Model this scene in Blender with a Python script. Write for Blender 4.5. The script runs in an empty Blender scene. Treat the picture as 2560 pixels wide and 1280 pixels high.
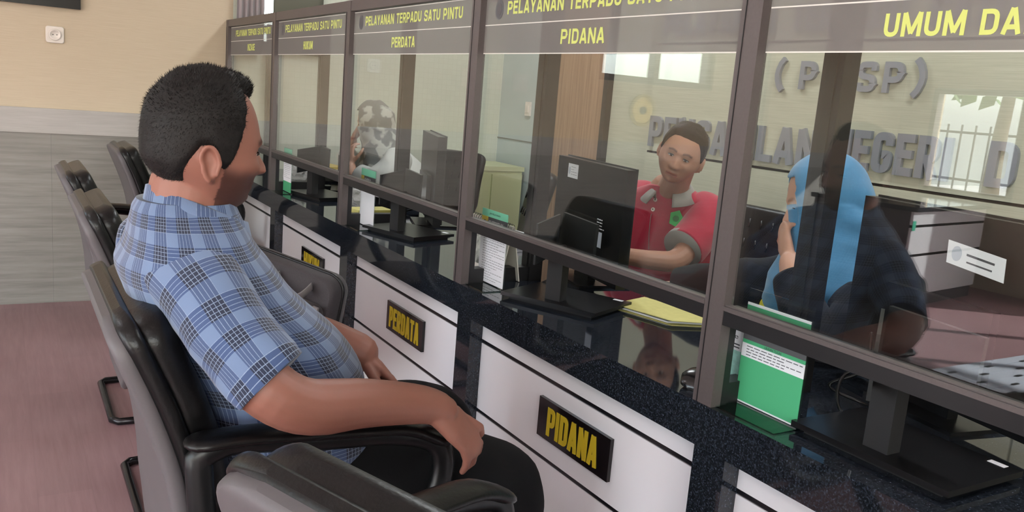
import bpy, bmesh, math, random
import numpy as np
from mathutils import Vector, Matrix, noise
random.seed(7)
SC = bpy.context.scene
COL = SC.collection
PI = math.pi

# ------------------------------------------------------------------ colours and materials
def lin(c):
    c = c / 255.0
    return c / 12.92 if c <= 0.04045 else ((c + 0.055) / 1.055) ** 2.4
def rgb(r, g, b):
    return (lin(r), lin(g), lin(b), 1.0)

class NT:
    """small wrapper for building node trees"""
    def __init__(self, mat):
        self.m = mat; self.t = mat.node_tree; self.t.nodes.clear()
        self.out = self.t.nodes.new('ShaderNodeOutputMaterial')
    def n(self, kind, **kw):
        nd = self.t.nodes.new(kind)
        for k, v in kw.items(): setattr(nd, k, v)
        return nd
    def link(self, a, b): self.t.links.new(a, b)
    def set(self, sock, v):
        if hasattr(v, 'is_linked') or isinstance(v, bpy.types.NodeSocket): self.link(v, sock)
        else: sock.default_value = v
    def math(self, op, a, b=None, c=None):
        nd = self.n('ShaderNodeMath', operation=op)
        self.set(nd.inputs[0], a)
        if b is not None: self.set(nd.inputs[1], b)
        if c is not None: self.set(nd.inputs[2], c)
        return nd.outputs[0]
    def mix(self, fac, a, b, blend='MIX'):
        nd = self.n('ShaderNodeMix', data_type='RGBA', blend_type=blend)
        self.set(nd.inputs[0], fac); self.set(nd.inputs[6], a); self.set(nd.inputs[7], b)
        return nd.outputs[2]
    def coords(self, kind='Object', scale=(1, 1, 1)):
        tc = self.n('ShaderNodeTexCoord'); mp = self.n('ShaderNodeMapping')
        mp.inputs['Scale'].default_value = scale
        self.link(tc.outputs[kind], mp.inputs[0])
        return mp.outputs[0]
    def noise(self, vec, scale=5.0, detail=3.0, rough=0.5):
        nd = self.n('ShaderNodeTexNoise')
        self.link(vec, nd.inputs['Vector'])
        nd.inputs['Scale'].default_value = scale; nd.inputs['Detail'].default_value = detail
        nd.inputs['Roughness'].default_value = rough
        return nd.outputs['Fac']
    def ramp(self, fac, stops):
        nd = self.n('ShaderNodeValToRGB'); self.link(fac, nd.inputs[0])
        el = nd.color_ramp.elements
        while len(el) < len(stops): el.new(0.5)
        for e, (p, c) in zip(el, stops): e.position = p; e.color = c
        return nd.outputs[0]
    def bsdf(self, color=None, rough=0.5, metal=0.0, spec=0.5, coat=0.0, sheen=0.0, normal=None, sss=0.0):
        b = self.n('ShaderNodeBsdfPrincipled')
        if color is not None: self.set(b.inputs['Base Color'], color)
        self.set(b.inputs['Roughness'], rough)
        b.inputs['Metallic'].default_value = metal
        b.inputs['Specular IOR Level'].default_value = spec
        b.inputs['Coat Weight'].default_value = coat
        b.inputs['Sheen Weight'].default_value = sheen
        if sss:
            b.inputs['Subsurface Weight'].default_value = sss
            b.inputs['Subsurface Radius'].default_value = (0.012, 0.005, 0.003)
            b.inputs['Subsurface Scale'].default_value = 1.0
        if normal is not None: self.link(normal, b.inputs['Normal'])
        self.link(b.outputs[0], self.out.inputs[0])
        return b
    def bump(self, h, strength=0.2, dist=0.01):
        nd = self.n('ShaderNodeBump'); self.link(h, nd.inputs['Height'])
        nd.inputs['Strength'].default_value = strength; nd.inputs['Distance'].default_value = dist
        return nd.outputs[0]

MATS = {}
def newmat(name):
    m = bpy.data.materials.new(name); m.use_nodes = True; MATS[name] = m
    return NT(m)
def plain(name, color, rough=0.5, metal=0.0, spec=0.5, coat=0.0, sheen=0.0, var=0.0, nscale=40, bump=0.0):
    t = newmat(name)
    if var or bump:
        v = t.coords(); f = t.noise(v, nscale, 4)
        d = tuple(max(0, c * (1 - var)) for c in color[:3]) + (1,)
        l = tuple(min(1, c * (1 + var)) for c in color[:3]) + (1,)
        t.bsdf(t.ramp(f, [(0.3, d), (0.7, l)]), rough, metal, spec, coat, sheen, t.bump(f, bump, 0.004) if bump else None)
    else:
        t.bsdf(color, rough, metal, spec, coat, sheen)
    return MATS[name]
def M(n): return MATS[n]

plain('frame_brown', rgb(98, 90, 90), 0.42, 0.35, var=0.04, nscale=200)
plain('frame_inner', rgb(30, 29, 31), 0.4, 0.1)
plain('black_plastic', rgb(17, 17, 19), 0.28, spec=0.35, var=0.1, nscale=300)
plain('black_matte', rgb(26, 26, 28), 0.6)
plain('dark_gloss', rgb(24, 20, 22), 0.12, spec=0.5)
plain('grey_screen', rgb(32, 33, 34), 0.35, spec=0.35)
plain('leather', rgb(13, 13, 14), 0.33, spec=0.32, var=0.15, nscale=160, bump=0.12)
plain('shell_grey', rgb(88, 84, 87), 0.5, var=0.03, nscale=300)
plain('arm_plastic', rgb(17, 18, 19), 0.35, spec=0.35, var=0.08, nscale=200)
plain('steel_black', rgb(48, 46, 48), 0.22, 0.75)
plain('white_gloss', rgb(240, 240, 245), 0.15, spec=0.5)
plain('groove_black', rgb(26, 26, 30), 0.2)
plain('yellow_letter', rgb(205, 180, 40), 0.45)
plain('sticker_letter', rgb(206, 216, 118), 0.55)
plain('sticker_line', rgb(225, 222, 215), 0.6)
plain('letter_metal', rgb(150, 154, 162), 0.42, 0.35)
plain('paper', rgb(232, 233, 238), 0.7)
plain('paper_warm', rgb(205, 200, 190), 0.75)
plain('ink', rgb(70, 72, 80), 0.7)
plain('green_print', rgb(78, 174, 124), 0.4)
plain('mint_print', rgb(134, 214, 182), 0.45)
plain('yellow_print', rgb(215, 190, 80), 0.5)
plain('grey_print', rgb(88, 88, 92), 0.5)
plain('skin_print', rgb(190, 140, 110), 0.6)
plain('envelope_yellow', rgb(200, 194, 122), 0.75, var=0.05, nscale=60)
plain('socket_white', rgb(222, 214, 206), 0.3)
plain('socket_dark', rgb(60, 56, 54), 0.5)
plain('trim_black', rgb(34, 30, 28), 0.5)
plain('ceiling_white', rgb(228, 226, 220), 0.9)
plain('trousers', rgb(12, 12, 14), 0.9, spec=0.2, var=0.1, nscale=200)
plain('shoe', rgb(24, 20, 18), 0.3)
plain('hair_black', rgb(20, 17, 16), 0.6, spec=0.25, var=0.35, nscale=120, bump=0.3)
plain('polo_red', rgb(176, 30, 62), 0.85, sheen=0.25, var=0.06, nscale=220)
plain('polo_grey', rgb(150, 148, 142), 0.85, sheen=0.2)
plain('badge_green', rgb(52, 190, 92), 0.6)
plain('badge_dark', rgb(34, 130, 62), 0.6)
plain('button_white', rgb(230, 225, 215), 0.4)
plain('jacket_black', rgb(21, 22, 28), 0.9, spec=0.25, sheen=0.05, var=0.12, nscale=120)
plain('hijab_blue', rgb(66, 130, 174), 0.85, sheen=0.3, var=0.05, nscale=150)
plain('blouse_yellow', rgb(206, 196, 28), 0.8)
plain('blouse_white', rgb(205, 207, 205), 0.8)
plain('bag_black', rgb(52, 47, 50), 0.75, sheen=0.1, var=0.12, nscale=260, bump=0.15)
plain('bag_grey', rgb(128, 122, 122), 0.7)
plain('gold', rgb(178, 150, 80), 0.35, 0.6)
plain('eye_white', rgb(205, 195, 188), 0.25)
plain('eye_dark', rgb(28, 20, 16), 0.2)
plain('curtain', rgb(172, 162, 166), 0.9, sheen=0.2)
plain('blind_grey', rgb(112, 112, 100), 0.8)
plain('cabinet_cream', rgb(196, 200, 158), 0.5)
plain('panel_bluegrey', rgb(176, 188, 188), 0.5, var=0.02, nscale=10)
plain('mouse_black', rgb(18, 18, 20), 0.2)
plain('tissue_teal', rgb(150, 200, 190), 0.4, var=0.25, nscale=70)
plain('bench_pale', rgb(190, 196, 208), 0.35)
plain('green_tag', rgb(30, 150, 120), 0.5)
plain('lamp_body', rgb(220, 220, 220), 0.5)
plain('foliage', rgb(70, 100, 50), 0.8, var=0.4, nscale=3)
plain('bark', rgb(90, 75, 60), 0.9)
plain('fence_iron', rgb(60, 60, 62), 0.6)
plain('paving', rgb(190, 186, 178), 0.9, var=0.08, nscale=2)
plain('reddish_sign', rgb(200, 110, 95), 0.6)
plain('poster_pale', rgb(214, 190, 170), 0.7)

def mat_tan():
    t = newmat('wall_tan'); v = t.coords(scale=(1, 1, 1))
    v2 = t.coords(scale=(6, 6, 420)); f = t.noise(v2, 1.0, 3, 0.7)
    f2 = t.noise(v, 1.2, 2)
    c = t.ramp(f, [(0.3, rgb(190, 174, 150)), (0.7, rgb(204, 190, 167))])
    c = t.mix(0.25, c, t.ramp(f2, [(0.3, rgb(190, 174, 150)), (0.7, rgb(205, 192, 170))]))
    t.bsdf(c, 0.75, normal=t.bump(f, 0.08, 0.003))
mat_tan()
def mat_letterwall():
    t = newmat('wall_letter'); v2 = t.coords(scale=(40, 5, 260)); f = t.noise(v2, 1.0, 3, 0.7)
    c = t.ramp(f, [(0.3, rgb(178, 178, 158)), (0.7, rgb(194, 195, 176))])
    t.bsdf(c, 0.5)
mat_letterwall()
def mat_wains(name, a, b, zs):
    t = newmat(name); v = t.coords(scale=(1.3, 1.3, zs)); f = t.noise(v, 2.2, 6, 0.6)
    v2 = t.coords(scale=(3, 3, zs * 6)); f2 = t.noise(v2, 2.5, 3, 0.6)
    c = t.ramp(f, [(0.28, a), (0.72, b)])
    c = t.mix(0.3, c, t.ramp(f2, [(0.3, a), (0.7, b)]))
    t.bsdf(c, 0.42)
mat_wains('wainscot_wood', rgb(112, 109, 105), rgb(148, 145, 140), 22)
mat_wains('trim_wood', rgb(160, 156, 152), rgb(182, 179, 176), 14)
def mat_floor():
    t = newmat('floor_vinyl')
    v = t.coords(scale=(26, 1.6, 1)); f = t.noise(v, 2.0, 5, 0.65)
    vb = t.coords(scale=(1, 1, 1)); f2 = t.noise(vb, 1.3, 3)
    c = t.ramp(f, [(0.25, rgb(134, 100, 104)), (0.75, rgb(164, 132, 135))])
    c = t.mix(0.35, c, t.ramp(f2, [(0.3, rgb(130, 96, 100)), (0.7, rgb(172, 142, 144))]))
    br = t.n('ShaderNodeTexBrick'); br.offset = 0.5
    mp = t.coords(scale=(1, 1, 1))
    rot = t.n('ShaderNodeMapping'); rot.inputs['Rotation'].default_value = (0, 0, PI / 2); t.link(mp, rot.inputs[0])
    t.link(rot.outputs[0], br.inputs['Vector'])
    br.inputs['Color1'].default_value = (1, 1, 1, 1); br.inputs['Color2'].default_value = (0.92, 0.92, 0.92, 1)
    br.inputs['Mortar'].default_value = (0.88, 0.88, 0.88, 1)
    br.inputs['Scale'].default_value = 1.0; br.inputs['Mortar Size'].default_value = 0.0015
    br.inputs['Brick Width'].default_value = 0.92; br.inputs['Row Height'].default_value = 0.15
    c = t.mix(1.0, c, br.outputs['Color'], 'MULTIPLY')
    t.bsdf(c, 0.36, spec=0.45)
mat_floor()
def mat_granite():
    t = newmat('granite'); v = t.coords(); f = t.noise(v, 260, 2, 0.6); f2 = t.noise(v, 110, 3, 0.7)
    c = t.ramp(f, [(0.48, rgb(17, 19, 23)), (0.62, rgb(44, 50, 60)), (0.74, rgb(96, 106, 120))])
    c = t.mix(0.4, c, t.ramp(f2, [(0.4, rgb(14, 16, 20)), (0.75, rgb(62, 70, 82))]))
    t.bsdf(c, 0.05, spec=0.6)
mat_granite()
def mat_woodpanel():
    t = newmat('wood_brown'); v = t.coords(scale=(30, 30, 1.2)); f = t.noise(v, 2.0, 5, 0.65)
    t.bsdf(t.ramp(f, [(0.3, rgb(134, 104, 82)), (0.7, rgb(168, 136, 110))]), 0.45)
mat_woodpanel()
def mat_tilewall():
    t = newmat('wall_grid'); br = t.n('ShaderNodeTexBrick'); br.offset = 0.0
    rot = t.n('ShaderNodeMapping'); rot.inputs['Rotation'].default_value = (PI / 2, 0, 0)
    tc = t.n('ShaderNodeTexCoord'); t.link(tc.outputs['Object'], rot.inputs[0]); t.link(rot.outputs[0], br.inputs['Vector'])
    br.inputs['Color1'].default_value = rgb(200, 205, 192); br.inputs['Color2'].default_value = rgb(197, 202, 189)
    br.inputs['Mortar'].default_value = rgb(191, 196, 182)
    br.inputs['Scale'].default_value = 1.0; br.inputs['Mortar Size'].default_value = 0.0012
    br.inputs['Brick Width'].default_value = 0.034; br.inputs['Row Height'].default_value = 0.034
    t.bsdf(br.outputs['Color'], 0.45)
mat_tilewall()

def schlick(t, f0=0.04):
    g = t.n('ShaderNodeNewGeometry'); vm = t.n('ShaderNodeVectorMath', operation='DOT_PRODUCT')
    t.link(g.outputs['Incoming'], vm.inputs[0]); t.link(g.outputs['Normal'], vm.inputs[1])
    c = t.math('ABSOLUTE', vm.outputs['Value'])
    p = t.math('POWER', t.math('SUBTRACT', 1.0, c), 5.0)
    return t.math('ADD', f0, t.math('MULTIPLY', p, 1 - f0))
def mat_glass(name, tint, f0=0.045, rough=0.0):
    t = newmat(name)
    tr = t.n('ShaderNodeBsdfTransparent'); tr.inputs[0].default_value = tint
    gl = t.n('ShaderNodeBsdfGlossy'); gl.inputs['Roughness'].default_value = rough
    gl.inputs['Color'].default_value = (1, 1, 1, 1)
    mx = t.n('ShaderNodeMixShader'); t.link(schlick(t, f0), mx.inputs[0])
    t.link(tr.outputs[0], mx.inputs[1]); t.link(gl.outputs[0], mx.inputs[2])
    t.link(mx.outputs[0], t.out.inputs[0])
mat_glass('glass_pane', (0.965, 0.978, 0.968, 1), 0.055)
mat_glass('acrylic', (0.96, 0.985, 0.975, 1), 0.04)
mat_glass('acrylic_edge', (0.75, 0.86, 0.82, 1), 0.06)
def mat_film():
    t = newmat('sticker_film')
    tr = t.n('ShaderNodeBsdfTransparent'); df = t.n('ShaderNodeBsdfDiffuse'); df.inputs[0].default_value = rgb(140, 136, 133)
    mx = t.n('ShaderNodeMixShader'); mx.inputs[0].default_value = 0.58
    t.link(tr.outputs[0], mx.inputs[1]); t.link(df.outputs[0], mx.inputs[2]); t.link(mx.outputs[0], t.out.inputs[0])
mat_film()
def mat_plastic_bag():
    t = newmat('clear_plastic'); v = t.coords(); f = t.noise(v, 60, 3)
    b = t.bsdf(rgb(190, 190, 188), 0.1, normal=t.bump(f, 0.9, 0.01)); b.inputs['Alpha'].default_value = 0.55
mat_plastic_bag()

def mat_plaid():
    t = newmat('plaid_cloth')
    uv = t.n('ShaderNodeUVMap'); uv.uv_map = 'UVMap'
    nz = t.n('ShaderNodeTexNoise'); nz.inputs['Scale'].default_value = 9; t.link(uv.outputs[0], nz.inputs['Vector'])
    va = t.n('ShaderNodeVectorMath', operation='SCALE'); t.link(nz.outputs['Color'], va.inputs[0]); va.inputs['Scale'].default_value = 0.006
    vs = t.n('ShaderNodeVectorMath', operation='ADD'); t.link(uv.outputs[0], vs.inputs[0]); t.link(va.outputs[0], vs.inputs[1])
    sp = t.n('ShaderNodeSeparateXYZ'); t.link(vs.outputs[0], sp.inputs[0])
    P = 0.060
    def band(s, off, w):
        fr = t.math('FRACT', t.math('ADD', t.math('DIVIDE', s, P), off))
        return t.math('LESS_THAN', fr, w), fr
    bu, fu = band(sp.outputs['X'], 0.0, 0.56); bv, fv = band(sp.outputs['Y'], 0.0, 0.56)
    hu, _ = band(sp.outputs['X'], 0.17, 0.10)
    # fine pale pin lines inside the dark bands
    def pins(fr, inside):
        k = t.math('FRACT', t.math('MULTIPLY', fr, 8.2))
        return t.math('MULTIPLY', t.math('LESS_THAN', k, 0.13), inside)
    pu = pins(fu, bu); pv = pins(fv, bv)
    both = t.math('MULTIPLY', bu, bv)
    c = t.mix(bu, rgb(106, 126, 158), rgb(66, 84, 118))
    c = t.mix(bv, c, t.mix(bu, rgb(58, 78, 116), rgb(18, 26, 48)))
    pin = t.math('MAXIMUM', pu, pv)
    f2 = t.noise(vs.outputs[0], 500, 2)
    pin = t.math('MULTIPLY', pin, t.math('ADD', 0.25, t.math('MULTIPLY', f2, 0.9)))
    c = t.mix(pin, c, rgb(150, 168, 194))
    f = t.noise(vs.outputs[0], 26, 3)
    c = t.mix(t.math('MULTIPLY', f, 0.22), c, rgb(60, 78, 112))
    t.bsdf(c, 0.85, sheen=0.25, normal=t.bump(f2, 0.15, 0.002))
mat_plaid()
def mat_floral():
    t = newmat('hijab_floral'); v = t.coords(); f = t.noise(v, 16, 2, 0.4)
    t.bsdf(t.ramp(f, [(0.5, rgb(104, 108, 108)), (0.56, rgb(176, 178, 172))]), 0.85, sheen=0.2)
mat_floral()
def mat_skin(name, base):
    t = newmat(name)
    at = t.n('ShaderNodeAttribute'); at.attribute_name = 'Col'
    v = t.coords(); f = t.noise(v, 90, 4); f2 = t.noise(v, 14, 2)
    c = t.mix(1.0, base, at.outputs['Color'], 'MULTIPLY')
    c = t.mix(t.math('MULTIPLY', f2, 0.25), c, t.mix(1.0, c, (0.86, 0.66, 0.6, 1), 'MULTIPLY'))
    t.bsdf(c, 0.48, spec=0.4, normal=t.bump(f, 0.12, 0.002), sss=0.08)
mat_skin('skin_brown', rgb(144, 98, 84))
mat_skin('skin_tan', rgb(176, 132, 110))
mat_skin('skin_light', rgb(200, 156, 134))

# ------------------------------------------------------------------ object helpers
def tag(o, label=None, cat=None, group=None, kind=None):
    if label: o['label'] = label
    if cat: o['category'] = cat
    if group: o['group'] = group
    if kind: o['kind'] = kind
    return o
def empty(name, loc, rz=0, label=None, cat=None, group=None):
    o = bpy.data.objects.new(name, None); COL.objects.link(o)
    o.location = loc; o.rotation_euler = (0, 0, rz); o.empty_display_size = 0.05
    return tag(o, label, cat, group)
def link(name, me, mat=None, parent=None, smooth=False):
    o = bpy.data.objects.new(name, me); COL.objects.link(o)
    if mat is not None:
        for m_ in (mat if isinstance(mat, (list, tuple)) else [mat]):
            me.materials.append(M(m_) if isinstance(m_, str) else m_)
    if parent is not None: o.parent = parent
    if smooth:
        me.polygons.foreach_set('use_smooth', [True] * len(me.polygons))
    return o
def bm_obj(name, bm, mat=None, parent=None, smooth=False, bevel=0.0, seg=2):
    if bevel:
        bmesh.ops.bevel(bm, geom=[e for e in bm.edges if e.calc_face_angle(0) > 0.5], offset=bevel, segments=seg, affect='EDGES', profile=0.5)
    bmesh.ops.recalc_face_normals(bm, faces=bm.faces)
    me = bpy.data.meshes.new(name); bm.to_mesh(me); bm.free()
    return link(name, me, mat, parent, smooth)
def box(bm, x0, x1, y0, y1, z0, z1, mi=0):
    vs = [bm.verts.new((x, y, z)) for x in (x0, x1) for y in (y0, y1) for z in (z0, z1)]
    idx = ((0, 1, 3, 2), (4, 6, 7, 5), (0, 4, 5, 1), (2, 3, 7, 6), (0, 2, 6, 4), (1, 5, 7, 3))
    fs = []
    for f in idx:
        fc = bm.faces.new([vs[i] for i in f]); fc.material_index = mi; fs.append(fc)
    return vs
def box_obj(name, x0, x1, y0, y1, z0, z1, mat, parent=None, bevel=0.0):
    bm = bmesh.new(); box(bm, min(x0, x1), max(x0, x1), min(y0, y1), max(y0, y1), min(z0, z1), max(z0, z1))
    return bm_obj(name, bm, mat, parent, bevel=bevel)
def hexa(bm, p, mi=0):
    """p: 8 points, bottom loop 0-3 then top loop 4-7"""
    vs = [bm.verts.new(q) for q in p]
    for f in ((3, 2, 1, 0), (4, 5, 6, 7), (0, 1, 5, 4), (1, 2, 6, 5), (2, 3, 7, 6), (3, 0, 4, 7)):
        bm.faces.new([vs[i] for i in f]).material_index = mi
def plate(bm, o, u, v, n, t):
    """slab: corner o, edges u and v, thickness t along n"""
    o, u, v, n = Vector(o), Vector(u), Vector(v), Vector(n).normalized() * t
    hexa(bm, [o, o + u, o + u + v, o + v, o + n, o + u + n, o + u + v + n, o + v + n])

def frames(pts, up=None):
    """tangent, side, normal frames along a polyline (parallel transport)"""
    P = [Vector(p) for p in pts]; out = []
    n = len(P); T = []
    for i in range(n):
        a = P[max(i - 1, 0)]; b = P[min(i + 1, n - 1)]
        T.append((b - a).normalized())
    s = Vector(up) if up is not None else (Vector((0, 0, 1)) if abs(T[0].z) < 0.9 else Vector((1, 0, 0)))
    s = (s - T[0] * s.dot(T[0])).normalized()
    for i in range(n):
        s = (s - T[i] * s.dot(T[i])).normalized()
        out.append((P[i], T[i], s, T[i].cross(s)))
    return out
def rings_to_bm(bm, rings, closed_ring=True, caps=True, loop=False, mi=0, uvs=None):
    vr = [[bm.verts.new(p) for p in r] for r in rings]
    m = len(vr[0]); k = len(vr)
    uvl = (bm.loops.layers.uv.get('UVMap') or bm.loops.layers.uv.new('UVMap')) if uvs is not None else None
    for i in range(k if loop else k - 1):
        a = vr[i]; b = vr[(i + 1) % k]
        for j in range(m if closed_ring else m - 1):
            j2 = (j + 1) % m
            f = bm.faces.new((a[j], a[j2], b[j2], b[j])); f.material_index = mi; f.smooth = True
            if uvl is not None:
                jn = j + 1
                uu = ((i, j), (i, jn), (i + 1, jn), (i + 1, j))
                for lp, (ii, jj) in zip(f.loops, uu): lp[uvl].uv = uvs(ii, jj)
    if caps and not loop and closed_ring:
        f1 = bm.faces.new(list(reversed(vr[0]))); f2 = bm.faces.new(vr[-1])
        f1.material_index = mi; f2.material_index = mi
    return vr
def tube(bm, pts, r, seg=12, up=None, loop=False, flat=1.0, round_ends=False, mi=0):
    """r: radius or list of radii (or (a, b) pairs); round_ends adds hemispherical tips"""
    n = len(pts)
    R = r if isinstance(r, list) else [r] * n
    R = [(q if isinstance(q, (list, tuple)) else (q, q * flat)) for q in R]
    P = [Vector(p) for p in pts]
    if round_ends:
        t0 = (P[0] - P[1]).normalized(); t1 = (P[-1] - P[-2]).normalized()
        pre = []; post = []
        for k in (0.97, 0.8, 0.5):
            c = math.sqrt(1 - k * k)
            pre.append((P[0] + t0 * max(R[0]) * k, (R[0][0] * c, R[0][1] * c)))
            post.insert(0, (P[-1] + t1 * max(R[-1]) * k, (R[-1][0] * c, R[-1][1] * c)))
        P = [q[0] for q in pre] + P + [q[0] for q in post]
        R = [q[1] for q in pre] + R + [q[1] for q in post]
    fr = frames(P, up)
    if loop:
        for i in range(len(P)):
            a = P[i - 1]; b = P[(i + 1) % len(P)]
            T = (b - a).normalized(); s = Vector(up) if up is not None else fr[i][2]
            s = (s - T * s.dot(T)).normalized(); fr[i] = (P[i], T, s, T.cross(s))
    rings = []
    for (p, T, s, q), (a, b) in zip(fr, R):
        rings.append([p + s * (a * math.cos(2 * PI * j / seg)) + q * (b * math.sin(2 * PI * j / seg)) for j in range(seg)])
    rings_to_bm(bm, rings, loop=loop, mi=mi)
def catmull(keys, n):
    """keys: list of equal-length tuples; returns n interpolated tuples"""
    A = np.array([list(k) for k in keys], float); k = len(A); out = []
    for i in range(n):
        t = i * (k - 1) / (n - 1); s = min(int(t), k - 2); t -= s
        p0 = A[max(s - 1, 0)]; p1 = A[s]; p2 = A[s + 1]; p3 = A[min(s + 2, k - 1)]
        out.append(0.5 * ((2 * p1) + (-p0 + p2) * t + (2 * p0 - 5 * p1 + 4 * p2 - p3) * t * t + (-p0 + 3 * p1 - 3 * p2 + p3) * t ** 3))
    return out
def smooth_path(pts, n): return [Vector(q) for q in catmull(pts, n)]
def disc(bm, c, n, r, t, seg=24, ry=None):
    c = Vector(c); n = Vector(n).normalized()
    a = n.orthogonal().normalized() if abs(n.z) > 0.9 else Vector((0, 0, 1)).cross(n).normalized()
    b = n.cross(a); ry = ry or r
    r0 = [c + a * r * math.cos(2 * PI * i / seg) + b * ry * math.sin(2 * PI * i / seg) for i in range(seg)]
    rings_to_bm(bm, [r0, [p + n * t for p in r0]])
def rrect(w, h, r, seg=5):
    out = []
    for cx, cy, a0 in ((w / 2 - r, h / 2 - r, 0), (-w / 2 + r, h / 2 - r, 90), (-w / 2 + r, -h / 2 + r, 180), (w / 2 - r, -h / 2 + r, 270)):
        for i in range(seg + 1):
            a = math.radians(a0 + 90 * i / seg); out.append((cx + r * math.cos(a), cy + r * math.sin(a)))
    return out
def text(name, body, origin, xdir, ydir, height, width=None, mat=None, parent=None, depth=0.002, bold=0.0, align='LEFT', spacing=1.0):
    """flat raised lettering; cap height 'height', optionally squeezed or stretched to 'width'"""
    cu = bpy.data.curves.new(name, 'FONT'); cu.body = body; cu.size = 1.0; cu.offset = bold; cu.extrude = 0.5
    cu.space_character = spacing; cu.resolution_u = 3
    ob = bpy.data.objects.new(name, cu); COL.objects.link(ob)
    bpy.context.view_layer.update()
    dg = bpy.context.evaluated_depsgraph_get()
    me = bpy.data.meshes.new_from_object(ob.evaluated_get(dg)); me.name = name
    bpy.data.objects.remove(ob); bpy.data.curves.remove(cu)
    n = len(me.vertices); co = np.empty(n * 3); me.vertices.foreach_get('co', co); co = co.reshape(-1, 3)
    mn = co.min(0); mx = co.max(0)
    CAP = 0.69
    base = -bold
    w = mx[0] - mn[0]
    sx = (width / w) if width else height / (CAP + 2 * bold)
    sy = height / (CAP + 2 * bold)
    X = Vector(xdir).normalized(); Y = Vector(ydir).normalized(); N = X.cross(Y)
    x = (co[:, 0] - mn[0]) * sx; y = (co[:, 1] - base) * sy; z = (co[:, 2] + 0.5) * depth
    if align == 'CENTER': x -= w * sx / 2
    O = np.array(origin)
    q = O + np.outer(x, X) + np.outer(y, Y) + np.outer(z, N)
    me.vertices.foreach_set('co', q.ravel()); me.update()
    return link(name, me, mat, parent)
# block lettering drawn from thick strokes (heavy condensed capitals)
def rcorner(pts, rad, n=5):
    P = [Vector((p[0], p[1])) for p in pts]; out = [P[0]]
    for i in range(1, len(P) - 1):
        a, b, c = P[i - 1], P[i], P[i + 1]; d1 = (a - b); d2 = (c - b)
        r_ = min(rad, d1.length * 0.5, d2.length * 0.5); p1 = b + d1.normalized() * r_; p2 = b + d2.normalized() * r_
        for k in range(n + 1):
            t = k / n; out.append(p1 * (1 - t) ** 2 + b * 2 * t * (1 - t) + p2 * t * t)
    out.append(P[-1]); return out
def glyph(ch, W, t):
    l, r, b, u, c = t / 2, W - t / 2, t / 2, 1 - t / 2, W / 2; q = 0.30 * W + t * 0.3; V = [(l, 0), (l, 1)]
    if ch == 'A': return [[(l * 0.9, 0), (c - t * 0.12, 1)], [(W - l * 0.9, 0), (c + t * 0.12, 1)], [(W * 0.24, 0.28), (W * 0.76, 0.28)]]
    if ch == 'B': return [V, rcorner([(l, u), (r - .02, u), (r - .02, .52), (l, .52)], q), rcorner([(l, .52), (r, .52), (r, b), (l, b)], q)]
    if ch == 'D': return [V, rcorner([(l, u), (r, u), (r, b), (l, b)], q * 1.3)]
    if ch == 'E': return [V, [(l, u), (W, u)], [(l, .52), (W * .92, .52)], [(l, b), (W, b)]]
    if ch == 'G': return [rcorner([(r, .68), (r, u), (l, u), (l, b), (r, b), (r, .46), (c, .46)], q)]
    if ch == 'H': return [V, [(r, 0), (r, 1)], [(l, .52), (r, .52)]]
    if ch == 'I': return [[(c, 0), (c, 1)]]
    if ch == 'J': return [rcorner([(r, 1), (r, b), (l, b), (l, .3)], q)]
    if ch == 'K': return [V, [(l + t * .3, .40), (r + t * .05, 1)], [(l + t * .5, .55), (r + t * .1, 0)]]
    if ch == 'L': return [V, [(l, b), (W, b)]]
    if ch == 'M': return [V, [(r, 0), (r, 1)], [(l * 1.2, 1), (c, .12)], [(W - l * 1.2, 1), (c, .12)]]
    if ch == 'N': return [V, [(r, 0), (r, 1)], [(l * 1.1, 1), (W - l * 1.1, 0)]]
    if ch == 'O': return [rcorner([(c, u), (r, u), (r, b), (l, b), (l, u), (c, u)], q)]
    if ch == 'P': return [V, rcorner([(l, u), (r, u), (r, .42), (l, .42)], q)]
    if ch == 'R': return [V, rcorner([(l, u), (r - .01, u), (r - .01, .46), (l, .46)], q), [(c, .48), (r + t * .05, 0)]]
    if ch == 'S': return [rcorner([(r, .70), (r, u), (l, u), (l, .53), (r, .47), (r, b), (l, b), (l, .30)], q)]
    if ch == 'T': return [[(c, 0), (c, 1)], [(0, u), (W, u)]]
    if ch == 'U': return [rcorner([(l, 1), (l, b), (r, b), (r, 1)], q)]
    if ch == 'Y': return [[(l * .9, 1), (c, .40)], [(W - l * .9, 1), (c, .40)], [(c, .46), (c, 0)]]
    if ch == 'Z': return [[(0, u), (W, u)], [(r, u), (l, b)], [(0, b), (W, b)]]
    if ch == '(': return [[(W - .02, 1.08), (W * .55, .90), (W * .32, .68), (W * .25, .5), (W * .32, .32), (W * .55, .10), (W - .02, -.08)]]
    if ch == ')': return [[(.02, 1.08), (W * .45, .90), (W * .68, .68), (W * .75, .5), (W * .68, .32), (W * .45, .10), (.02, -.08)]]
    if ch == '.': return [[(l, 0), (l, t)]]
    if ch == ',': return [[(l, -.12), (l, t)]]
    return []
GW = {'I': 0.0, 'M': 1.30, ' ': 0.50, '(': 0.62, ')': 0.62, 'L': 0.86, 'T': 0.92, 'E': 0.88, 'A': 1.06, '.': 0.0, ',': 0.0, 'N': 1.06}
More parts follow.
